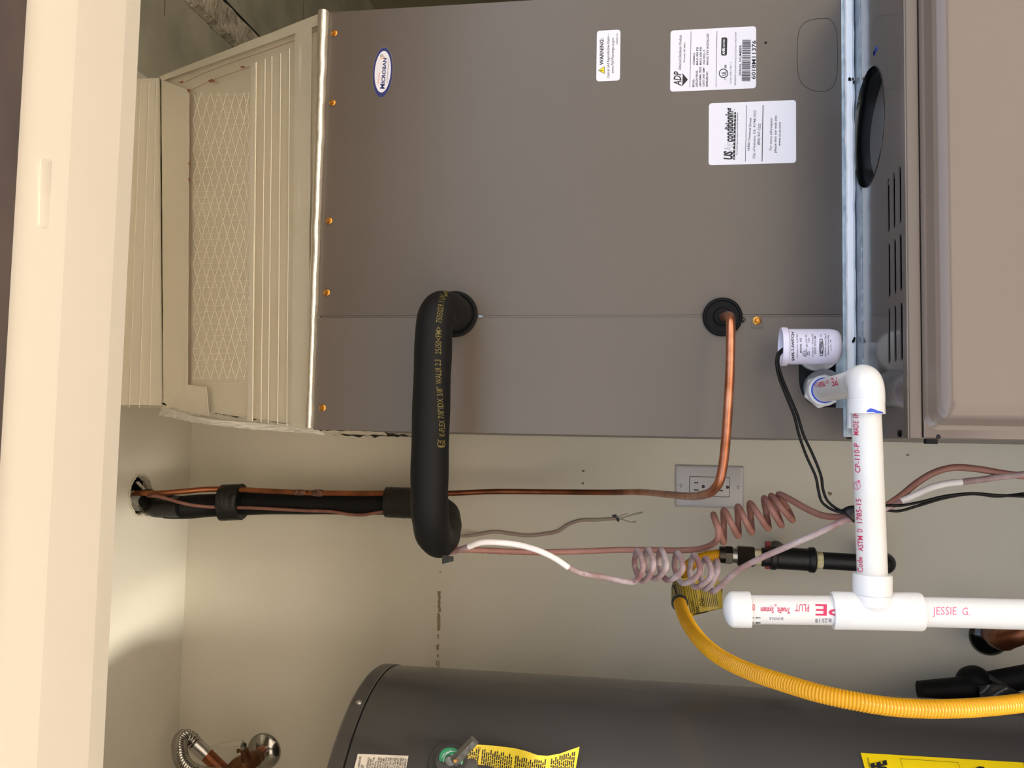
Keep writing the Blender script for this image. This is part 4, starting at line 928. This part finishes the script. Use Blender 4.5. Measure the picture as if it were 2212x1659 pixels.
el = curved_label([(1859,1627),(2211,1648),(2218,1760),(1890,1740)], 'energy_label', 'energy', 'bright yellow energy label')
P_ = Print(6.11, 1850, 1600)
P_.text('ENERGYGUIDE', (560,1100), (378,268), 190, .06); P_.text('Keep until after purchase', (250,600), (155,230), 36)
P_.line((575,247), (1340,298), 4); P_.line((575,247), (660,520), 4); P_.line((1340,298), (1420,520), 4); P_.text('ESTIMATED', (1790,1000), (1690,338), 140, .04)
P_.build('lettering', 'ink_k', el, onmesh(jk, .0014), [(1, 14), (0, 20)])
# relief valve with green disc and test lever
tp = HJ(978, 1652); tn = Vector((tp.x-HCx, tp.y-HCy, 0)).normalized()
G().lathe([(.001, -.005), (.034, -.005), (.030, .004), (.02, .006), (.02, .012)], tp, tn, 36).build('valve_boss', 'heater', wh)
dc = tp + tn*.014
gd = tag(G().lathe([(.001, 0), (.0150, 0), (.0155, .001), (.0150, .0022), (.001, .0022)], dc, (-.18, -.97, .05), 36).build('valve_disc', 'green', wh), 'green printed disc')
DQ = onmesh(gd, .0004)
P_ = Print(6.9125, 940, 1590).ring((265,370), 140, 6, 150).ring((265,370), 95, 5, 100).text('100 XL', (165,265), (255,225), 26, .01).text('150', (110,330), (150,260), 24).ring((335,440), 24, 5).text('OPEN', (350,340), (420,300), 26).text('210 F', (370,400), (420,350), 26)
P_.build('disc_print', 'ink_w', gd, DQ)
G().lathe([(.001, .0022), (.007, .0022), (.006, .006), (.001, .0065)], dc, (-.18, -.97, .05), 20).build('valve_cap', 'alloy', wh)
la = at(980, 1646, Y=dc.y-.010); lb = at(1025, 1599, Y=dc.y-.022)
ax = (lb-la).normalized(); sd = ax.cross(Vector((0, -1, 0))).normalized(); nrm = sd.cross(ax)
g = G(); rr = []
for t, wd in ((0, .0058), (.25, .0062), (.6, .0058), (1, .0058)):
    c = la.lerp(lb, t); rr.append([c + sd*wd - nrm*.003, c + sd*wd + nrm*.0015, c + sd*wd*.55 + nrm*.0032, c - sd*wd*.2 + nrm*.0032, c - sd*wd + nrm*.0005, c - sd*wd - nrm*.003])
if nrm.y > 0: pass
g.loft(rr, True, True); lv = g.build('test_lever', 'alloy', wh, smooth=25)
G().lathe([(.001, 0), (.0024, 0), (.002, .0015)], la.lerp(lb, .12) + Vector((0, -.0042, 0)), (0, -1, 0), 12).build('lever_pin', 'gold', wh)
# yellow hang tag behind the lever
topo = [(1000,1616),(1025,1608),(1068,1611),(1110,1616),(1135,1622),(1160,1631),(1182,1633),(1210,1628),(1235,1619),(1252,1613)]
yt = dc.y - .002
def tgx(u):
    i = min(int(u*9), 8); t = u*9 - i; a, b = topo[i], topo[i+1]; return a[0]+(b[0]-a[0])*t, a[1]+(b[1]-a[1])*t
def tagf2(u, v):
    x, y = tgx(u); return at(x - 12*v*u - 4*v, y + 90*v, Y=yt + .010*math.sin(u*7.5 + .5) + .004)
ht = tag(G().grid(tagf2, 36, 6).build('valve_hang_tag', 'tagH', smooth=80, solid=.0003), 'wavy yellow paper tag with black text hanging beside the relief valve lever', 'tag')
BASE[ht.name] = Vector()
HT = onmesh(ht, .0006)
P_ = Print(6.9125, 940, 1590)
x = 465
while x < 2100:
    if 1170 < x < 1200 or 1670 < x < 1720 or 660 < x < 690: x += 32; continue
    ytop = (tgx(min(max(((x/6.9125+940)-1000)/252, 0), .999))[1] - 1590)*6.9125
    y = ytop + 55 + random.choice((0, 0, 10, 45))
    while y < 640:
        ln = random.uniform(30, 95); P_.poly([(x-(y-ytop)*.1,y),(x+17-(y-ytop)*.1,y),(x+17-(y+ln-ytop)*.1,y+ln),(x-(y+ln-ytop)*.1,y+ln)]); y += ln + 12
    x += 31
P_.line((505,190), (680,165), 4); P_.line((680,165), (665,230), 4); P_.line((1700,335), (1690,470), 4)
P_.build('printed_text', 'ink_k', ht, HT, [(0, 20)])

# ================================================================== PLUMBING at the lower edge of the picture (upper left corner of the closet)
fx = thing('water_connector', 'ribbed stainless steel flexible water connector with copper end above the heater', 'pipe', at(395, 1600, Y=1.42))
WP = resample(cr(path((423,1609,1.44),(412,1596,1.44),(398,1591,1.435),(389,1602,1.42),(388,1622,1.40),(394,1645,1.385),(412,1664,1.375),(440,1674,1.37),(490,1678,1.37),(560,1680,1.37),(640,1688,1.35)) + [Vector((-.56, 1.285, 2.03)), Vector((-.565, 1.265, 1.995)), Vector((-.565, 1.26, 1.9675))], 12), .0056/4)
G().tube(WP, [.0135*(1, .96, .87, .96)[i % 4] for i in range(len(WP))], 20).build('corrugated_tube', 'chrome', fx, smooth=60)
G().tube(path((421,1607,1.44),(446,1630,1.445)), [.0125, .0128], 24).build('steel_collar', 'steel', fx, smooth=60)
G().tube(cr(path((444,1628,1.445),(462,1646,1.45),(485,1668,1.455),(505,1690,1.46)), 4), .0120, 24).build('copper_end', 'copperdull', fx, smooth=60)
va = thing('shutoff_valve', 'brass water shutoff valve with pale lever and chrome wall flange', 'valve', at(571, 1622, Y=YB))
pc = at(571, 1622, Y=YB)
G().lathe([(.010, 0), (.0320, 0), (.0325, .0015), (.0300, .005), (.0200, .0115), (.0125, .014), (.0105, .0142)], pc, (0, -1, 0), 48).build('escutcheon', 'chrome', va, smooth=60)
G().tube(cr(path((570,1621,1.53),(564,1622,1.49),(556,1630,1.465),(547,1640,1.45)), 4), .0085, 20).build('copper_stub', 'copperdull', va, smooth=60)
G().tube(cr(path((560,1632,1.462),(548,1640,1.45),(535,1648,1.44),(518,1655,1.435),(500,1672,1.43)), 4), [.0125]*3 + [.0150]*6 + [.0165]*5 + [.016]*3, 24).build('valve_body', 'brass', va, smooth=60)
G().tube(path((534,1645,1.432),(528,1620,1.425)), [.0085, .0070], 20).build('bonnet', 'brass', va, smooth=60)
G().tube(path((516,1622,1.422),(512,1622,1.42)), .0035, 12).tube(path((525,1622,1.424),(514,1622,1.422)), .0028, 12).build('packing_lug', 'brass', va)
a = at(526, 1617, Y=1.424); b = at(526, 1597, Y=1.418); G().lathe([(.0050, 0), (.0062, .001), (.0062, .008), (.0046, .010), (.0030, .0125), (.001, .013)], a, b-a, 6).build('handle_nut', 'chrome', va, smooth=20)
lp = [(522,1602),(512,1601),(500,1604),(485,1606),(470,1610),(452,1614),(452,1619),(470,1620),(488,1616),(500,1612),(507,1616),(520,1616)]
G().prism([at(p_, q_, Y=1.418) for p_, q_ in lp], (0, .010, 0)).build('lever_handle', 'lever', va, bevel=.0012)
# second water line low on the right
wl2 = thing('copper_stub_out', 'shiny brown copper elbow coming out of a dark round wall flange', 'pipe', at(2137, 1372, Y=YB))
G().lathe([(.012, 0), (.0315, 0), (.0320, .002), (.0290, .006), (.019, .011), (.012, .012)], at(2137, 1373, Y=YB), (0, -1, 0), 44).build('escutcheon', 'blackgloss', wl2, smooth=60)
G().tube(cr(path((2137,1368,1.53),(2143,1370,1.49),(2152,1376,1.45),(2170,1382,1.425),(2195,1374,1.41),(2240,1355,1.40)), 6), [.0145]*12 + [.0165]*8 + [.0150]*11, 24).build('elbow', 'copperdull', wl2, smooth=60)
bf = thing('foam_wrapped_pipe', 'black foam wrapped pipe joint behind the water heater', 'pipe', at(2100, 1485, Y=1.42))
G().tube(path((1987,1496,1.415),(2110,1486,1.42)), [.0172, .0185], 24).build('foam_sleeve', 'rubber', bf, smooth=60)
G().lathe([(.001, -.026), (.012, -.024), (.021, -.016), (.026, -.004), (.026, .006), (.020, .018), (.010, .024), (.001, .026)], at(2104, 1476, Y=1.43), (.35, -1, 0), 32).build('foam_elbow', 'rubber', bf, smooth=60)
G().tube(path((2115,1482,1.43),(2250,1455,1.43)), [.0185, .0175], 24).build('foam_sleeve', 'rubber', bf, smooth=60)
G().grid(lambda u, v: at(2116 + 110*u, 1484 + 8*u + 26*v - 8*math.sin(u*5)*(1-v), Y=1.385 + .01*math.sin(u*8 + v*3)), 14, 6).build('plastic_wrap', 'wrap', bf, smooth=80, solid=.0005)
G().grid(lambda u, v: at(2137 + 70*u, 1456 + 44*u + (12 - 10*u)*v, Y=1.395 + .006*math.sin(u*6)), 10, 4).build('plastic_wrap', 'wrap', bf, smooth=80, solid=.0005)
